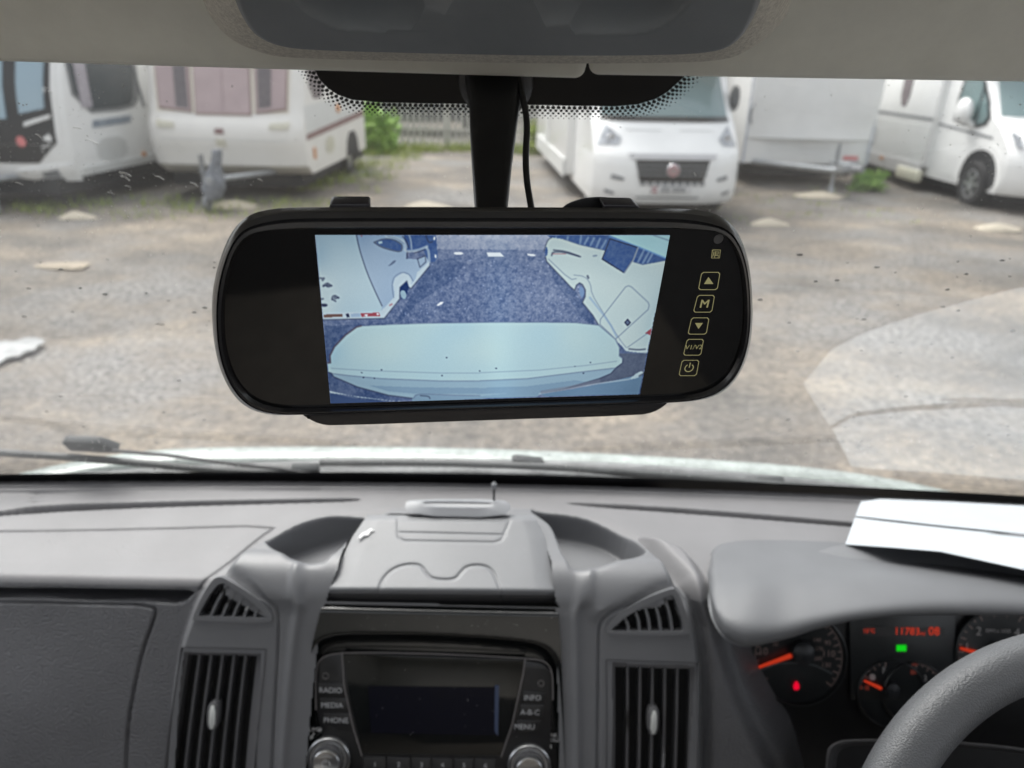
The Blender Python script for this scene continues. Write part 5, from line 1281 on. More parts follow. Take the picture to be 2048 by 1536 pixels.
def wiper(label, armp, bladep, knot, zz):
    t = thing('windscreen_wiper', label, 'wiper', tuple(on_glass(armp[-1][0], armp[-1][1], -.02)))
    obj('blade', *tube(chaikin([on_glass(x, y, -.012) for x, y in bladep], 1, False), .0045, 8), mat('wiper_grey', (.09, .095, .095), .5, var=.3, vscale=40), t)
    obj('arm', *tube([on_glass(x, y, -.016) for x, y in armp], .0022, 8), PL_DARK, t)
    obj('connector', *prism([on_glass(x, y, -.022) for x, y in knot], -GN * .01), mat('wiper_rubber', (.045, .05, .052), .6, var=.2), t, bevel=.002)
    obj('pivot_cover', *prism([on_glass(armp[-1][0] + dx, armp[-1][1] + dy, -.02) for dx, dy in ((-45, -8), (10, -8), (14, 10), (-40, 8))], -GN * .012), MATS['wiper_rubber'], t, bevel=.003)
    return t
wiper('long wiper lying across the lower left of the windscreen with a chunky dark blade holder', [(225, 901), (330, 910), (450, 926), (560, 938), (625, 948)], [(-80, 899), (0, 905), (120, 913), (260, 924), (400, 938), (560, 948), (640, 953)], [(122, 888), (130, 884), (195, 886), (236, 899), (234, 908), (190, 906), (140, 903)], 0)
wiper('wiper parked flat along the base of the windscreen right of centre', [(1030, 928), (1130, 938), (1300, 955), (1560, 975)], [(640, 925), (860, 925), (1040, 931), (1200, 940), (1400, 956), (1640, 976), (1700, 984)], [(1022, 924), (1032, 921), (1085, 927), (1090, 938), (1040, 938)], 0)

# ================================================================== REAR VIEW MONITOR
MO = EYEV + np.array([-.00880685, .31238618, -.10830162])
MX = np.array([.98811288, .15300867, -.0148755]); MY = np.array([.04196864, -.17540302, .98360176]); MN = np.array([.14789039, -.97253387, -.17973955])
def mp(px, py, off=0.): return at_plane(px, py, MO + MN * off, MN)
mon = thing('mirror_monitor', 'wide black rear view mirror monitor showing a reversing camera picture', 'rear view monitor', tuple(MO))
out_ = [(424, 640), (424, 590), (432, 545), (446, 500), (466, 458), (495, 430), (535, 418), (600, 414), (1000, 414), (1340, 416), (1410, 420), (1448, 435), (1476, 462), (1495, 510), (1504, 570), (1506, 640), (1500, 695), (1484, 742), (1456, 778), (1418, 798), (1360, 806), (1000, 818), (600, 830), (540, 831), (495, 818), (462, 786), (440, 740), (428, 690)]
inn_ = [(448, 640), (451, 585), (464, 525), (478, 490), (503, 465), (540, 458), (620, 457), (1000, 457), (1400, 456), (1440, 463), (1464, 488), (1480, 530), (1487, 590), (1487, 650), (1477, 705), (1456, 748), (1424, 775), (1380, 788), (1330, 793), (1000, 803), (620, 815), (560, 814), (515, 802), (485, 776), (464, 740), (452, 695)]
def polar(P, n=200, c=(965, 630)):
    """resample a star-shaped outline at n directions"""
    P = np.array(chaikin([np.array(p, float) for p in P], 3)); d = P - np.array(c); a = np.arctan2(d[:, 1] / .38, d[:, 0]); o = np.argsort(a); a, P = a[o], P[o]
    q = np.linspace(-math.pi, math.pi, n, endpoint=False); return np.c_[np.interp(q, np.r_[a[-1] - 2 * math.pi, a, a[0] + 2 * math.pi], np.r_[P[-1, 0], P[:, 0], P[0, 0]]), np.interp(q, np.r_[a[-1] - 2 * math.pi, a, a[0] + 2 * math.pi], np.r_[P[-1, 1], P[:, 1], P[0, 1]])]
PO, PI_ = polar(out_), polar(inn_)
def mr(P, off): return [mp(x, y, off) for x, y in P]
mixr = lambda f: PI_ * (1 - f) + PO * f
R_in = mr(PI_, 0); 
base = lambda f, off: [p + MN * off for p in mr(mixr(f), 0)]
def shrink(P3, k, off):
    dl = abs(off + .004) * .62; ky = 1 - dl / .11; out = []       # the back slopes down from the top edge
    for p in P3:
        q = p - MO; q = q - MN * np.dot(q, MN); yy = np.dot(q, MY); q = q - MY * yy
        out.append(MO + q * k + MY * (yy * k * ky - dl / 2) + MN * off)
    return out
outer3 = mr(PO, -.004)
HOUS = mat('monitor_housing', (.018, .018, .020), .27, spec=.9, var=.1, vscale=60, bump=.25, bscale=1800, bdist=.00015)
rings = [mr(PI_, -.0008), base(.02, .0012), base(.18, .0030), base(.42, .0026), base(.5, .0014), base(.58, .0022), base(.8, .0006), outer3, shrink(outer3, 1.000, -.007), shrink(outer3, .992, -.012), shrink(outer3, .965, -.019), shrink(outer3, .90, -.025), shrink(outer3, .5, -.027)]
obj('housing', *loft(rings, False, True), HOUS, mon)
FACE = mat('mirror_face', (.010, .010, .010), .05, spec=.75)
face = obj('mirror_face', *loft([mr(PI_, 0), [p - MN * .001 for p in mr(PI_, 0)]]), FACE, mon, smooth=False)
bar = [(596, 826), (1340, 804), (1328, 814), (1308, 826), (1278, 832), (1000, 841), (665, 853), (640, 850), (618, 840)]
obj('lower_bar', *prism(chaikin([mp(x, y, -.008) for x, y in bar], 1), -MN * .014), HOUS, mon, bevel=.0015)
obj('microphone_hole', *lathe(mp(617, 835, -.0078), MX, MY, MN, [(.0007, 0), (.0007, .0002), (.0001, .0002)], 12), BLACKV, mon)
for q in ([(655, 440), (659, 411), (664, 408), (735, 408), (740, 411), (741, 440)], [(1220, 440), (1208, 413), (1212, 409), (1272, 410), (1278, 414), (1298, 442)]):
    obj('clip', *prism([mp(x, y, -.016) for x, y in q], -MN * .010), mat('clip_plastic', (.045, .042, .048), .35, bump=.2, bscale=900, bdist=.0003), mon, bevel=.0012)
# original mirror shell behind, and the arm up to the pane
old = thing('rear_view_mirror', 'black factory mirror stalk rising from behind the monitor to the windscreen', 'mirror stalk', tuple(on_glass(985, 170)))
shp = [(1110, 440), (1125, 412), (1150, 400), (1185, 393), (1225, 395), (1250, 402), (1290, 440)]
obj('mirror_shell', *loft([[mp(x, y, -.030) for x, y in chaikin(shp, 2)], [mp(x, y, -.045) for x, y in chaikin(shp, 2)]]), BLACKM, old, bevel=.003)
def armring(pxl, pxr, py, dep, th):
    a, b = at_d(pxl, py, dep), at_d(pxr, py, dep); m_ = (a + b) / 2; hw_ = (b - a) / 2; n_ = np.array([0, .55, .83]) * 0 + FW * th
    P = []
    for k in range(20):
        w_ = 2 * math.pi * k / 20; cc, s_ = math.cos(w_), math.sin(w_); e = .42
        P.append(m_ + hw_ * np.sign(cc) * abs(cc) ** e + n_ * np.sign(s_) * abs(s_) ** e)
    return P
obj('arm', *loft([armring(952, 1014, 470, .375, .008), armring(949, 1016, 412, .385, .008), armring(944, 1023, 340, .400, .009), armring(940, 1032, 270, .414, .010), armring(938, 1040, 210, .424, .011), armring(930, 1044, 160, .430, .012), armring(925, 1046, 100, .432, .012)]), BLACKM, old)
gc = on_glass(992, 165, .004); obj('glass_mount', *lathe(gc, np.array([1., 0, 0]), np.cross(GN, [1., 0, 0]), GN, [(.024, 0), (.0235, .003), (.020, .006), (.014, .009), (.001, .010)], 40), mat('mount_grey', (.03, .03, .032), .45), old)
obj('cable', *tube(chaikin([at_d(1034, 120, .425), at_d(1038, 165, .42), at_d(1048, 205, .415), at_d(1055, 250, .41), at_d(1051, 310, .40), at_d(1053, 360, .392), at_d(1062, 412, .385), at_d(1068, 450, .38)], 3, False), .0019, 12), mat('cable_rubber', (.012, .012, .012), .35), mon)

# touch buttons on the mirror face
BTN = glow('button_glow', 136, 131, 94)  # glow added to make the button outlines and symbols brighter
u2 = MX; v2 = MY
def rect_outline(q, w_):
    P = chaikin([mp(x, y, .0002) for x, y in q], 0); P = [np.asarray(p) for p in P]
    Q = []
    for i, p in enumerate(P):
        a, b = P[i - 1], P[(i + 1) % 4]; Q += [p + (a - p) * .10, p + (b - p) * .10 * 0 + (b - p) * .10]
    c = sum(Q) / len(Q); rr_ = w_
    inner_ = [c + (p - c) * (1 - rr_) for p in Q]; n_ = len(Q)
    return Q + inner_, [(i, (i + 1) % n_, n_ + (i + 1) % n_, n_ + i) for i in range(n_)]
btns = [([(1403, 544), (1441, 544), (1435, 580), (1396, 580)], 'up'), ([(1395, 590), (1430, 590), (1424, 625), (1386, 625)], 'M'), ([(1383, 635), (1419, 635), (1413, 669), (1375, 669)], 'dn'), ([(1374, 678), (1408, 678), (1402, 711), (1366, 711)], 'V1/V2'), ([(1364, 720), (1399, 720), (1393, 752), (1357, 752)], 'pw')]
for q, kind in btns:
    cx, cy = sum(p[0] for p in q) / 4, sum(p[1] for p in q) / 4; c_ = mp(cx, cy, .0003)
    b_ = raw('touch_button', *rect_outline(q, .075), BTN, mon, False)
    sh_ = np.array([.16, 0]); upv = MY
    if kind == 'up': v, f = [mp(x, y, .0003) for x, y in ((1417, 554), (1408, 568), (1427, 568))], [(0, 2, 1)]
    elif kind == 'dn': v, f = [mp(x, y, .0003) for x, y in ((1390, 646), (1406, 646), (1397, 658))], [(0, 1, 2)]
    elif kind == 'pw':
        R3 = .0022; arc = [c_ + (MX * math.sin(a) + MY * math.cos(a)) * R3 for a in np.linspace(.55, 2 * math.pi - .55, 24)]
        v, f = join(ribbon(arc, .00055, MN), ribbon([c_ + MY * .0032, c_ + MY * .0002], .00055, MN))
    elif kind == 'M': v, f = text_mesh('M', c_ - MY * .0002, MX, MY, .0062, .0001); v2_, f2_ = text_mesh('M', c_ - MY * .0002 + MX * .0002, MX, MY, .0062, .0001); v, f = join((v, f), (v2_, f2_))
    else: v, f = text_mesh('V1/V2', c_, MX, MY, .0036, .0001)
    raw('symbol', v, f, BTN, b_, False)
o0_ = [(1426, 499), (1441, 499), (1439, 516), (1423, 516)]
mk_ = [ribbon([mp(x, y, .0003) for x, y in L_], .00035, MN) for L_ in ([(1425, 500), (1441, 500), (1439, 516), (1423, 516), (1425, 500)], [(1428, 503), (1427, 510), (1425, 513)], [(1431, 504), (1438, 504), (1437, 508), (1430, 508)], [(1430, 511), (1437, 511), (1436, 515)], [(1431, 503), (1429, 515)])]
raw('display_symbol', *join(*mk_), BTN, mon, False)
obj('light_sensor', *lathe(mp(1437, 478, .0001), MX, MY, MN, [(.0023, 0), (.0022, .0002), (.0001, .0002)], 24), mat('sensor_grey', (.10, .10, .10), .4), mon)

# the picture on the screen: flat shapes lying on the display, as seen by the reversing camera
SW, SH = 640, 306
SQ = np.array([(630, 470), (1340, 470), (1280, 789), (661, 807)], float)
_u, _v = np.meshgrid(np.linspace(0, 1, SW), np.linspace(0, 1, SH))
SPX = (SQ[0, 0] * (1 - _u) + SQ[1, 0] * _u) * (1 - _v) + (SQ[3, 0] * (1 - _u) + SQ[2, 0] * _u) * _v
SPY = (SQ[0, 1] * (1 - _u) + SQ[1, 1] * _u) * (1 - _v) + (SQ[3, 1] * (1 - _u) + SQ[2, 1] * _u) * _v
def gblur(A, s):
    k = int(3 * s) + 1; w = np.exp(-np.arange(-k, k + 1) ** 2 / (2. * s * s)); w /= w.sum()
    for ax in (0, 1):
        P = np.pad(A, [(k, k) if i == ax else (0, 0) for i in range(A.ndim)], mode='edge'); n_ = A.shape[ax]
        A = sum(w[i] * np.take(P, np.arange(i, i + n_), ax) for i in range(2 * k + 1))
    return A
def field(s):
    f = gblur(rng.randn(SH, SW), s); return f / f.std()
NF = np.clip(.5 + .17 * field(.9) + .14 * field(2.6) + .10 * field(30), 0, 1); NC = np.clip(.5 + .28 * field(26), 0, 1)
IMG = np.zeros((SH, SW, 3))
def glow(name, r, g, b, k=1, scale=0, c2=None):
    """a screen colour: one tone, or two mixed by fine or broad noise"""
    c1 = np.array([r, g, b], float)
    return (c1, c1 if c2 is None else np.array(c2, float), scale >= 300)
def fillmask(mk, c):
    c1, c2, fine = c; w = (NF if fine else NC)[mk][:, None]; IMG[mk] = c1 * (1 - w) + c2 * w
def sp(pts, c, it=0):
    P = np.array(chaikin([np.array(p, float) for p in pts], it) if it else pts, float)
    bb = (SPX > P[:, 0].min() - 1) & (SPX < P[:, 0].max() + 1) & (SPY > P[:, 1].min() - 1) & (SPY < P[:, 1].max() + 1)
    x, y = SPX[bb], SPY[bb]; ins = np.zeros(x.shape, bool)
    for a, b in zip(P, np.roll(P, -1, 0)):
        ins ^= ((a[1] > y) != (b[1] > y)) & (x < (b[0] - a[0]) * (y - a[1]) / (b[1] - a[1] + 1e-12) + a[0])
    mk = np.zeros(SPX.shape, bool); mk[bb] = ins; fillmask(mk, c)
def ln_(pts, c, w_, it=1, closed=False):
    P = [np.array(p, float) for p in pts]
    if it: P = chaikin(P, it, False)
    P = np.array(P); bb = (SPX > P[:, 0].min() - 4) & (SPX < P[:, 0].max() + 4) & (SPY > P[:, 1].min() - 4) & (SPY < P[:, 1].max() + 4)
    x, y = SPX[bb], SPY[bb]; d = np.full(x.shape, 1e9)
    for a, b in zip(P[:-1], P[1:]):
        e = b - a; t = np.clip(((x - a[0]) * e[0] + (y - a[1]) * e[1]) / ((e ** 2).sum() + 1e-12), 0, 1); d = np.minimum(d, np.hypot(x - a[0] - t * e[0], y - a[1] - t * e[1]))
    al = np.clip(w_ * .5 + .6 - d, 0, 1)[:, None] * .62; IMG[bb] = IMG[bb] * (1 - al) + c[0] * al
def A_(L): return [(620 + x / 4.208, 455 + y / 4.208) for x, y in L]
def B_(L): return [(960 + x / 4.2075, 455 + y / 4.2075) for x, y in L]
ASP = glow('screen_asphalt', 72, 92, 134, 1, scale=1100, c2=(124, 139, 170)); ASPD = glow('screen_asphalt_shade', 58, 80, 124, 1, scale=1000, c2=(100, 118, 154)); ASPF = glow('screen_asphalt_far', 106, 124, 158, 1, scale=300, c2=(146, 158, 182))
VW = glow('screen_van_white', 166, 198, 214, 1, scale=60, c2=(188, 210, 214)); VB = glow('screen_van_side', 142, 172, 202, 1, scale=50, c2=(176, 196, 212)); STR = glow('screen_trim', 188, 208, 218)
INK = glow('screen_ink', 60, 68, 94); INK2 = glow('screen_ink_soft', 104, 122, 150); DBL = glow('screen_deep_blue', 62, 92, 150, 1, scale=500, c2=(84, 112, 160)); RBW = glow('screen_body_white', 180, 206, 210, 1, scale=50, c2=(202, 218, 212)); CYN = glow('screen_roof_cyan', 168, 216, 222)
BMP = glow('screen_bumper', 160, 200, 218, 1, scale=22, c2=(190, 212, 204)); BMPC = glow('screen_bumper_blue', 160, 200, 220); BML = glow('screen_bumper_low', 146, 178, 196); BML2 = glow('screen_bumper_low2', 128, 160, 184); RED = glow('screen_red', 166, 84, 94); BRN = glow('screen_brown', 122, 96, 88); WHT = glow('screen_white', 222, 230, 236)
sp([(630, 470), (1340, 470), (1280, 789), (661, 807)], ASP)
sp([(860, 470), (1120, 470), (1110, 500), (860, 498)], ASPF)
sp(A_([(1000, 300), (1180, 260), (1300, 300), (1230, 420), (900, 640), (760, 800), (115, 830), (150, 1180), (170, 1470), (1100, 1450), (700, 1300), (300, 1000), (430, 830), (700, 815), (780, 700)]), ASPD)
sp(B_([(560, 280), (660, 300), (870, 640), (990, 820), (880, 800), (760, 620), (640, 480)]), ASPD, 1)
sp(B_([(1175, 1060), (1400, 1060), (1375, 1240), (900, 1330), (560, 1400), (900, 1300), (1150, 1190)]), glow('screen_tarmac_grey', 86, 98, 122, 1, scale=500, c2=(100, 112, 134)))
IMG += (44 * np.exp(-np.clip(SPY - 470, 0, 400) / 30) + 16 * np.exp(-((SPX - 1110) / 90) ** 2 - ((SPY - 600) / 55) ** 2))[..., None] * np.array([1.1, 1.0, .8])
IMG += (np.clip(field(.7) - 1.5, 0, 2) * 38 * (SPY > 520) * (SPY < 650))[..., None]
# left-hand van
sp(A_([(760, 65), (1060, 65), (1075, 250), (1050, 290), (1000, 290), (960, 200), (820, 200)]), DBL)
sp(A_([(395, 65), (790, 65), (800, 130), (815, 260), (905, 270), (915, 260), (975, 240), (1005, 300), (1005, 320), (900, 440), (848, 512), (835, 500), (800, 440), (755, 500), (756, 600), (720, 650), (612, 745), (600, 650), (540, 520), (480, 380), (430, 230)]), VB)
sp(A_([(42, 62), (390, 62), (408, 150), (430, 230), (480, 380), (540, 520), (608, 662), (600, 705), (105, 728)]), VW)
ln_(A_([(390, 62), (408, 150), (430, 230), (480, 380), (540, 520), (606, 660)]), INK, 2.2)
sp(A_([(105, 722), (590, 705), (620, 680), (708, 585), (712, 555), (700, 480), (715, 425), (780, 382), (830, 400), (860, 452), (850, 482), (890, 432), (900, 380), (1000, 290), (1008, 322), (850, 515), (828, 500), (815, 450), (757, 505), (755, 602), (626, 765), (108, 776)]), STR)
ln_(A_([(705, 590), (695, 540), (690, 470), (710, 410), (780, 372), (840, 395), (868, 450)]), INK2, 1.6)
ln_(A_([(1008, 322), (850, 515), (828, 500), (815, 450), (757, 505), (755, 602), (626, 765), (108, 776)]), INK, 2.4, 0)
sp(A_([(757, 505), (812, 455), (832, 500), (815, 560), (770, 600)]), glow('screen_dark_arch', 40, 62, 112))
sp(A_([(760, 530), (790, 525), (812, 555), (808, 600), (785, 605), (762, 575)]), BML, 2)
sp(A_([(112, 733), (272, 728), (276, 752), (118, 757)]), BRN); sp(A_([(300, 727), (325, 724), (336, 756), (312, 758)]), INK); sp(A_([(340, 726), (420, 722), (430, 752), (345, 756)]), VB)
sp(A_([(424, 724), (580, 715), (592, 745), (436, 752)]), RED); sp(A_([(450, 735), (490, 728), (480, 750)]), WHT); sp(A_([(555, 720), (585, 722), (570, 745)]), WHT, 1)
ln_(A_([(540, 125), (620, 95), (700, 100), (765, 135), (778, 165), (765, 205), (690, 192), (600, 165), (540, 125)]), INK, 3)
sp(A_([(548, 125), (620, 100), (700, 106), (762, 140), (772, 165), (760, 200), (690, 186), (605, 160)]), DBL, 1); sp(A_([(570, 120), (610, 112), (606, 134), (580, 138)]), VW)
ln_(A_([(640, 75), (720, 85), (790, 115), (812, 160), (800, 190)]), STR, 5); ln_(A_([(655, 75), (735, 92), (790, 135)]), INK2, 1.5)
ln_(A_([(835, 65), (850, 110), (855, 180)]), STR, 3); ln_(A_([(820, 205), (815, 260)]), INK, 3); ln_(A_([(815, 200), (900, 195), (985, 160)]), STR, 5); ln_(A_([(880, 215), (970, 185)]), INK, 2)
ln_(A_([(905, 265), (925, 335), (975, 290), (970, 238), (905, 265)]), INK, 2, 0); sp(A_([(915, 270), (965, 247), (968, 288), (928, 325)]), VB)
ln_(A_([(980, 170), (1000, 200), (1003, 290)]), STR, 5); sp(A_([(1010, 150), (1060, 140), (1075, 240), (1050, 290), (1012, 270)]), DBL, 1); sp(A_([(1042, 75), (1058, 78), (1052, 110), (1036, 104)]), WHT, 1); sp(A_([(1048, 225), (1066, 232), (1064, 262), (1050, 255)]), WHT, 1)
ln_(A_([(975, 70), (1000, 130), (1030, 120)]), INK, 3); ln_(A_([(780, 75), (810, 110), (830, 170)]), INK, 2.5)
sp(A_([(658, 322), (700, 280), (728, 275), (710, 300), (670, 325)]), INK2)
ln_(A_([(672, 655), (690, 645)]), RED, 3)
sp(A_([(425, 65), (440, 65), (435, 85)]), RED)
for L_ in ([(85, 425), (105, 430), (122, 425), (105, 445)], [(112, 495), (130, 475), (145, 470), (140, 495), (155, 500), (182, 490)], [(150, 470), (178, 488)], [(112, 490), (160, 488)], [(185, 605), (190, 580), (210, 572), (205, 600), (240, 590)], [(190, 605), (215, 620)], [(215, 575), (240, 592)], [(90, 605), (110, 600)], [(95, 650), (130, 645), (145, 655), (120, 662), (95, 660)]):
    ln_(A_(L_), INK, 3.5)
sp(A_([(100, 640), (150, 652), (135, 666), (98, 660)]), INK)
# marks on the far asphalt
sp(B_([(52, 210), (172, 212), (206, 246), (68, 246)]), WHT); ln_(B_([(52, 210), (68, 248), (206, 248)]), INK2, 1.5, 0)
sp(B_([(398, 220), (466, 226), (464, 240), (402, 238)]), WHT); sp(A_([(1208, 206), (1285, 206), (1290, 228), (1215, 230)]), WHT, 1); sp(A_([(1062, 655), (1100, 625), (1130, 625), (1110, 645), (1075, 660)]), WHT)
# right-hand van
sp(B_([(560, 66), (1090, 66), (1600, 180), (1565, 290), (1370, 312), (1300, 292), (1040, 190), (840, 145), (620, 100)]), DBL)
sp(B_([(1085, 64), (1599, 64), (1572, 262), (1340, 165)]), CYN); ln_(B_([(1090, 75), (1340, 168), (1572, 262)]), glow('screen_light_blue', 110, 160, 214), 4, 0)
ln_(B_([(1460, 66), (1600, 112)]), INK2, 2, 0)
for x0, y0, x1, y1 in ((640, 80, 635, 110), (740, 80, 730, 125), (850, 75, 842, 140), (910, 85, 880, 140), (960, 90, 930, 150), (1010, 95, 980, 165), (1060, 110, 1020, 180), (1380, 190, 1330, 290), (1420, 210, 1370, 300), (1450, 225, 1410, 295)): ln_(B_([(x0, y0), (x1, y1)]), VB, 4, 0)
body = [(545, 190), (556, 140), (575, 100), (605, 84), (700, 98), (760, 118), (840, 145), (1040, 190), (1300, 292), (1370, 312), (1480, 295), (1568, 276), (1548, 380), (1500, 600), (1405, 1062), (1230, 1040), (1185, 990), (1130, 940), (1000, 825), (950, 740), (862, 632), (885, 582), (886, 525), (862, 480), (838, 466), (812, 485), (796, 528), (762, 500), (560, 285), (550, 250), (572, 210)]
sp(B_(body), RBW); ln_(B_([(1000, 825), (950, 740), (862, 632), (885, 582), (886, 525), (862, 480), (838, 466), (812, 485), (796, 528), (762, 500), (560, 285), (552, 250)]), INK, 2.4, 0)
ln_(B_([(700, 98), (840, 145), (1040, 190), (1300, 292), (1370, 312), (1568, 276)]), INK2, 2, 0)
sp(B_([(545, 200), (560, 150), (575, 215), (552, 250)]), DBL, 1); ln_(B_([(540, 200), (556, 140), (575, 100), (605, 84)]), INK, 2)
ln_(B_([(575, 265), (760, 440), (810, 430)]), INK2, 1.5); ln_(B_([(790, 400), (880, 410), (930, 470), (940, 560), (1020, 690), (1180, 950), (1230, 1010)]), INK2, 1.4)
ln_(B_([(925, 590), (1090, 800), (1150, 920)]), VB, 4)
sp(B_([(832, 500), (868, 500), (880, 550), (860, 600), (838, 560)]), glow('screen_wheel', 120, 150, 190), 1)
ln_(B_([(603, 235), (612, 205), (700, 205), (845, 246)]), INK, 3); ln_(B_([(620, 190), (720, 200), (830, 240)]), INK, 3); ln_(B_([(612, 222), (720, 222)]), RED, 1.5)
ln_(B_([(955, 240), (980, 236)]), INK2, 3); ln_(B_([(905, 408), (912, 425)]), INK, 4)
sp(B_([(1022, 268), (1092, 90), (1334, 166), (1300, 262), (1216, 388)]), INK); sp(B_([(1034, 262), (1096, 100), (1322, 172), (1290, 258), (1212, 376)]), DBL); ln_(B_([(1215, 384), (1292, 270), (1330, 170)]), STR, 3, 0)
ln_(B_([(1225, 500), (1250, 490), (1275, 500), (1415, 630), (1424, 655), (1415, 690), (1138, 942), (1100, 900), (1010, 815), (1012, 775), (1225, 500)]), INK2, 1.8, 0)
sp(B_([(1243, 765), (1272, 800), (1241, 833), (1214, 798)]), INK); sp(B_([(1241, 780), (1258, 800), (1241, 818), (1226, 799)]), INK2)
sp(B_([(1388, 890), (1446, 846), (1434, 906)]), RED)
ln_(B_([(1140, 945), (1170, 1010), (1240, 1060), (1404, 1055)]), INK2, 2); ln_(B_([(1180, 960), (1220, 1020), (1260, 1035), (1408, 1040)]), STR, 3); ln_(B_([(1255, 1022), (1330, 1030), (1390, 1024)]), INK, 3)
ln_(B_([(1240, 1010), (1410, 890)]), INK2, 1.5, 0)
# white rear bumper and box of our own vehicle, bottom
top = A_([(150, 1140), (172, 1138), (168, 1080), (205, 1005), (300, 905), (392, 838), (430, 828), (700, 815), (1000, 805), (1400, 800)]) + B_([(0, 798), (500, 797), (800, 800), (1000, 822), (1140, 940), (1174, 1010), (1172, 1080), (1202, 1104), (1200, 1140), (1150, 1176)])
low = B_([(1140, 1182), (1100, 1230), (1000, 1272), (700, 1360), (510, 1398), (300, 1425), (0, 1440)]) + A_([(1400, 1432), (880, 1440), (660, 1412), (400, 1342), (200, 1256), (180, 1226), (152, 1215)])
sp(top + low, BMP)
sp(A_([(180, 1228), (320, 1246), (600, 1272), (1100, 1292), (1430, 1292)]) + B_([(0, 1290), (400, 1272), (800, 1222), (1140, 1182), (1100, 1230), (1000, 1272), (700, 1360), (510, 1398), (300, 1425), (0, 1440)]) + A_([(1400, 1432), (880, 1440), (660, 1412), (400, 1342), (200, 1256)]), BML)
sp(A_([(500, 1330), (900, 1345), (1430, 1350)]) + B_([(0, 1350), (400, 1335), (800, 1285), (900, 1300), (700, 1345), (510, 1385), (0, 1400)]) + A_([(900, 1400), (660, 1380)]), BML2)
ln_(top, INK2, 2.4, 0); ln_(A_([(150, 1140), (172, 1138), (168, 1080), (205, 1005), (300, 905), (392, 838), (430, 828)]), glow('screen_ink_brown', 84, 66, 76), 3, 0)
ln_(A_([(180, 1228), (320, 1246), (600, 1272), (1100, 1292), (1430, 1292)]) + B_([(0, 1290), (400, 1272), (800, 1222), (1140, 1182)]), INK2, 2, 0)
ln_(A_([(180, 1185), (500, 1205), (1100, 1225), (1430, 1225)]) + B_([(0, 1222), (500, 1200), (900, 1160), (1150, 1125)]), INK2, .9, 0)
ln_(A_([(152, 1218), (180, 1226), (200, 1256), (400, 1342), (660, 1412), (880, 1440)]), INK, 2.4, 0); ln_(B_([(1202, 1104), (1200, 1140), (1145, 1182), (1100, 1230), (1000, 1272), (700, 1360), (520, 1398)]), INK, 2.2, 0)
for x, y in A_([(602, 1198), (436, 1222), (450, 1262), (540, 1268), (1150, 1095), (1430, 1208), (1110, 1246)]) + B_([(135, 1185), (800, 1168), (870, 1226), (930, 1135)]): sp([(x - 1.6, y - .8), (x + 1.8, y - .7), (x + 1.4, y + 1), (x - 1.4, y + .8)], INK)
sp(A_([(165, 1375), (400, 1428), (700, 1462), (860, 1468), (860, 1480), (165, 1392)]), STR); sp(A_([(168, 1392), (400, 1445), (760, 1478), (500, 1478), (175, 1485)]), glow('screen_dusk_blue', 70, 92, 136))
sp(A_([(860, 1440), (885, 1405), (960, 1398), (1100, 1410), (1430, 1420)]) + B_([(0, 1420), (500, 1370), (510, 1400), (480, 1425), (0, 1440)]) + A_([(1200, 1455), (860, 1462)]), BML2)
ln_(A_([(870, 1440), (890, 1408), (960, 1400), (1200, 1412), (1430, 1415)]), INK2, 2); ln_(A_([(930, 1415), (1000, 1420), (1010, 1440)]), INK, 2)
sp(B_([(500, 1402), (760, 1365), (1000, 1318), (1368, 1232), (1338, 1402), (560, 1422)]), glow('screen_skirt_blue', 108, 142, 172)); ln_(B_([(500, 1400), (1000, 1312), (1250, 1278), (1370, 1225)]), STR, 2.6, 0)
sp(B_([(1252, 1280), (1330, 1216), (1372, 1208), (1366, 1240), (1320, 1270)]), VW, 1); ln_(B_([(520, 1385), (760, 1345), (1000, 1290)]), glow('screen_gravel', 120, 130, 150, 1, scale=3000, c2=(50, 60, 90)), 6, 0)
ln_(B_([(1340, 1250), (1368, 1232)]), INK, 3)
IMG = gblur(IMG, .75)
IMG += .6 * (IMG - gblur(IMG, 2.6)); IMG = gblur(IMG, .7) * .98
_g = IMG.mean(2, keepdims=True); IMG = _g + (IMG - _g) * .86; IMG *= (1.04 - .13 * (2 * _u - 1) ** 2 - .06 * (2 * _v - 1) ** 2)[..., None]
IMG += (7 * NC[..., None] - 3.5) + rng.randn(SH, SW, 1) * 1.6
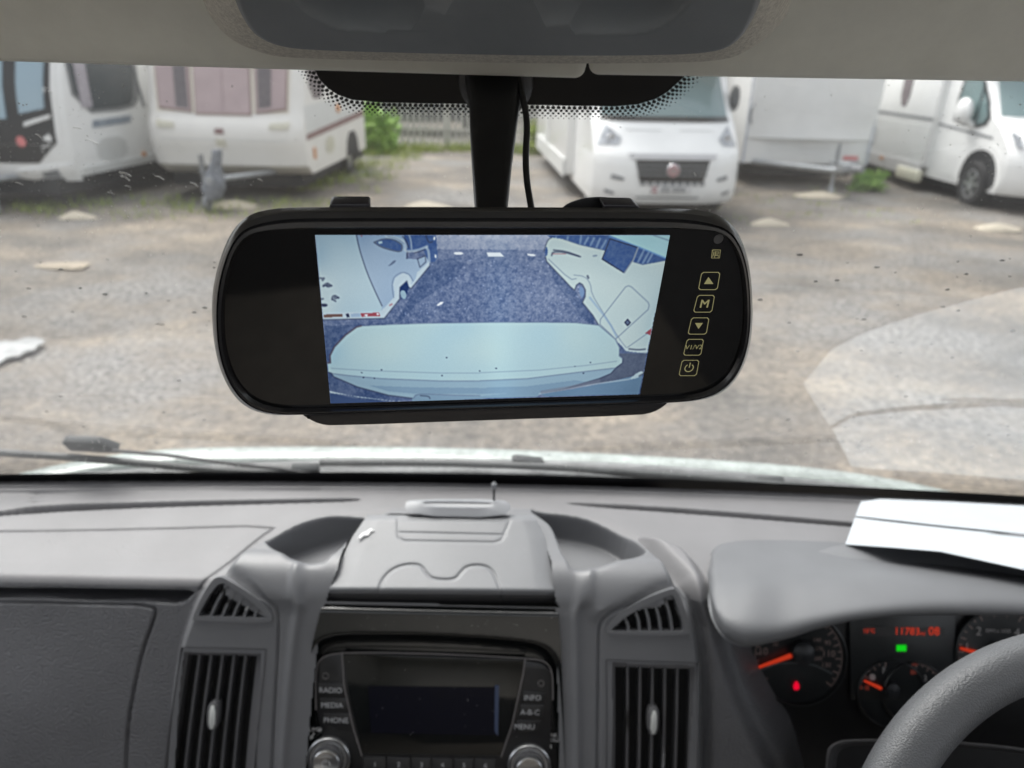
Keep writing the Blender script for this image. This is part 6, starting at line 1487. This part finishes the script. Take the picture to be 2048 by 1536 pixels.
# soft bright band of sky glare painted into the picture colours
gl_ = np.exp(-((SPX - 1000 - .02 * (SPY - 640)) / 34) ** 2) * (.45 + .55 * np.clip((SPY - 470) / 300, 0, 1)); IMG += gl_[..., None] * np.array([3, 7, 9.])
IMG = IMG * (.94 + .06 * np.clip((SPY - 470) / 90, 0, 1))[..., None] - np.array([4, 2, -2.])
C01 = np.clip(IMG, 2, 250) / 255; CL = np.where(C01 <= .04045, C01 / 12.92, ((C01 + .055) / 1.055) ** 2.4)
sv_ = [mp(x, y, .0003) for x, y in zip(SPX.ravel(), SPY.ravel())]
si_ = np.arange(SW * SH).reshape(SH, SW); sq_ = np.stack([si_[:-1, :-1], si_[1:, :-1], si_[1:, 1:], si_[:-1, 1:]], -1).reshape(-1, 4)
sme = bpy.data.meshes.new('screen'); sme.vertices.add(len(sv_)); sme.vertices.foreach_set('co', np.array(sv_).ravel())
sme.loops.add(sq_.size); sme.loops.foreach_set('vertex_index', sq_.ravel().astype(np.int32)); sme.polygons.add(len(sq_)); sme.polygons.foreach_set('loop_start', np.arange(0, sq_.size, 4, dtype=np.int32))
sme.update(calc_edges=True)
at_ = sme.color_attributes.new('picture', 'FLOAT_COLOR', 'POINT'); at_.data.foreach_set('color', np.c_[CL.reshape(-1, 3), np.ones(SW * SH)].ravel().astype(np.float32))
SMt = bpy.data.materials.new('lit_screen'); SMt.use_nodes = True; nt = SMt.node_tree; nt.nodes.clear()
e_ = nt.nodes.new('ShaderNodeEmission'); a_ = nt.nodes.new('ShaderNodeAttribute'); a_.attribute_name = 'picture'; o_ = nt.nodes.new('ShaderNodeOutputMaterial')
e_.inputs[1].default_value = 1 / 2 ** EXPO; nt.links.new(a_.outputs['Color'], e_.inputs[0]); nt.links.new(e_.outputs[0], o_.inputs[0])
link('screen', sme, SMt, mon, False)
obj('screen_backing', *prism([mp(x, y, .00005) for x, y in ((629, 469), (1341, 469), (1281, 790), (660, 808))], MN * .0001), BLACKG, mon, smooth=False)
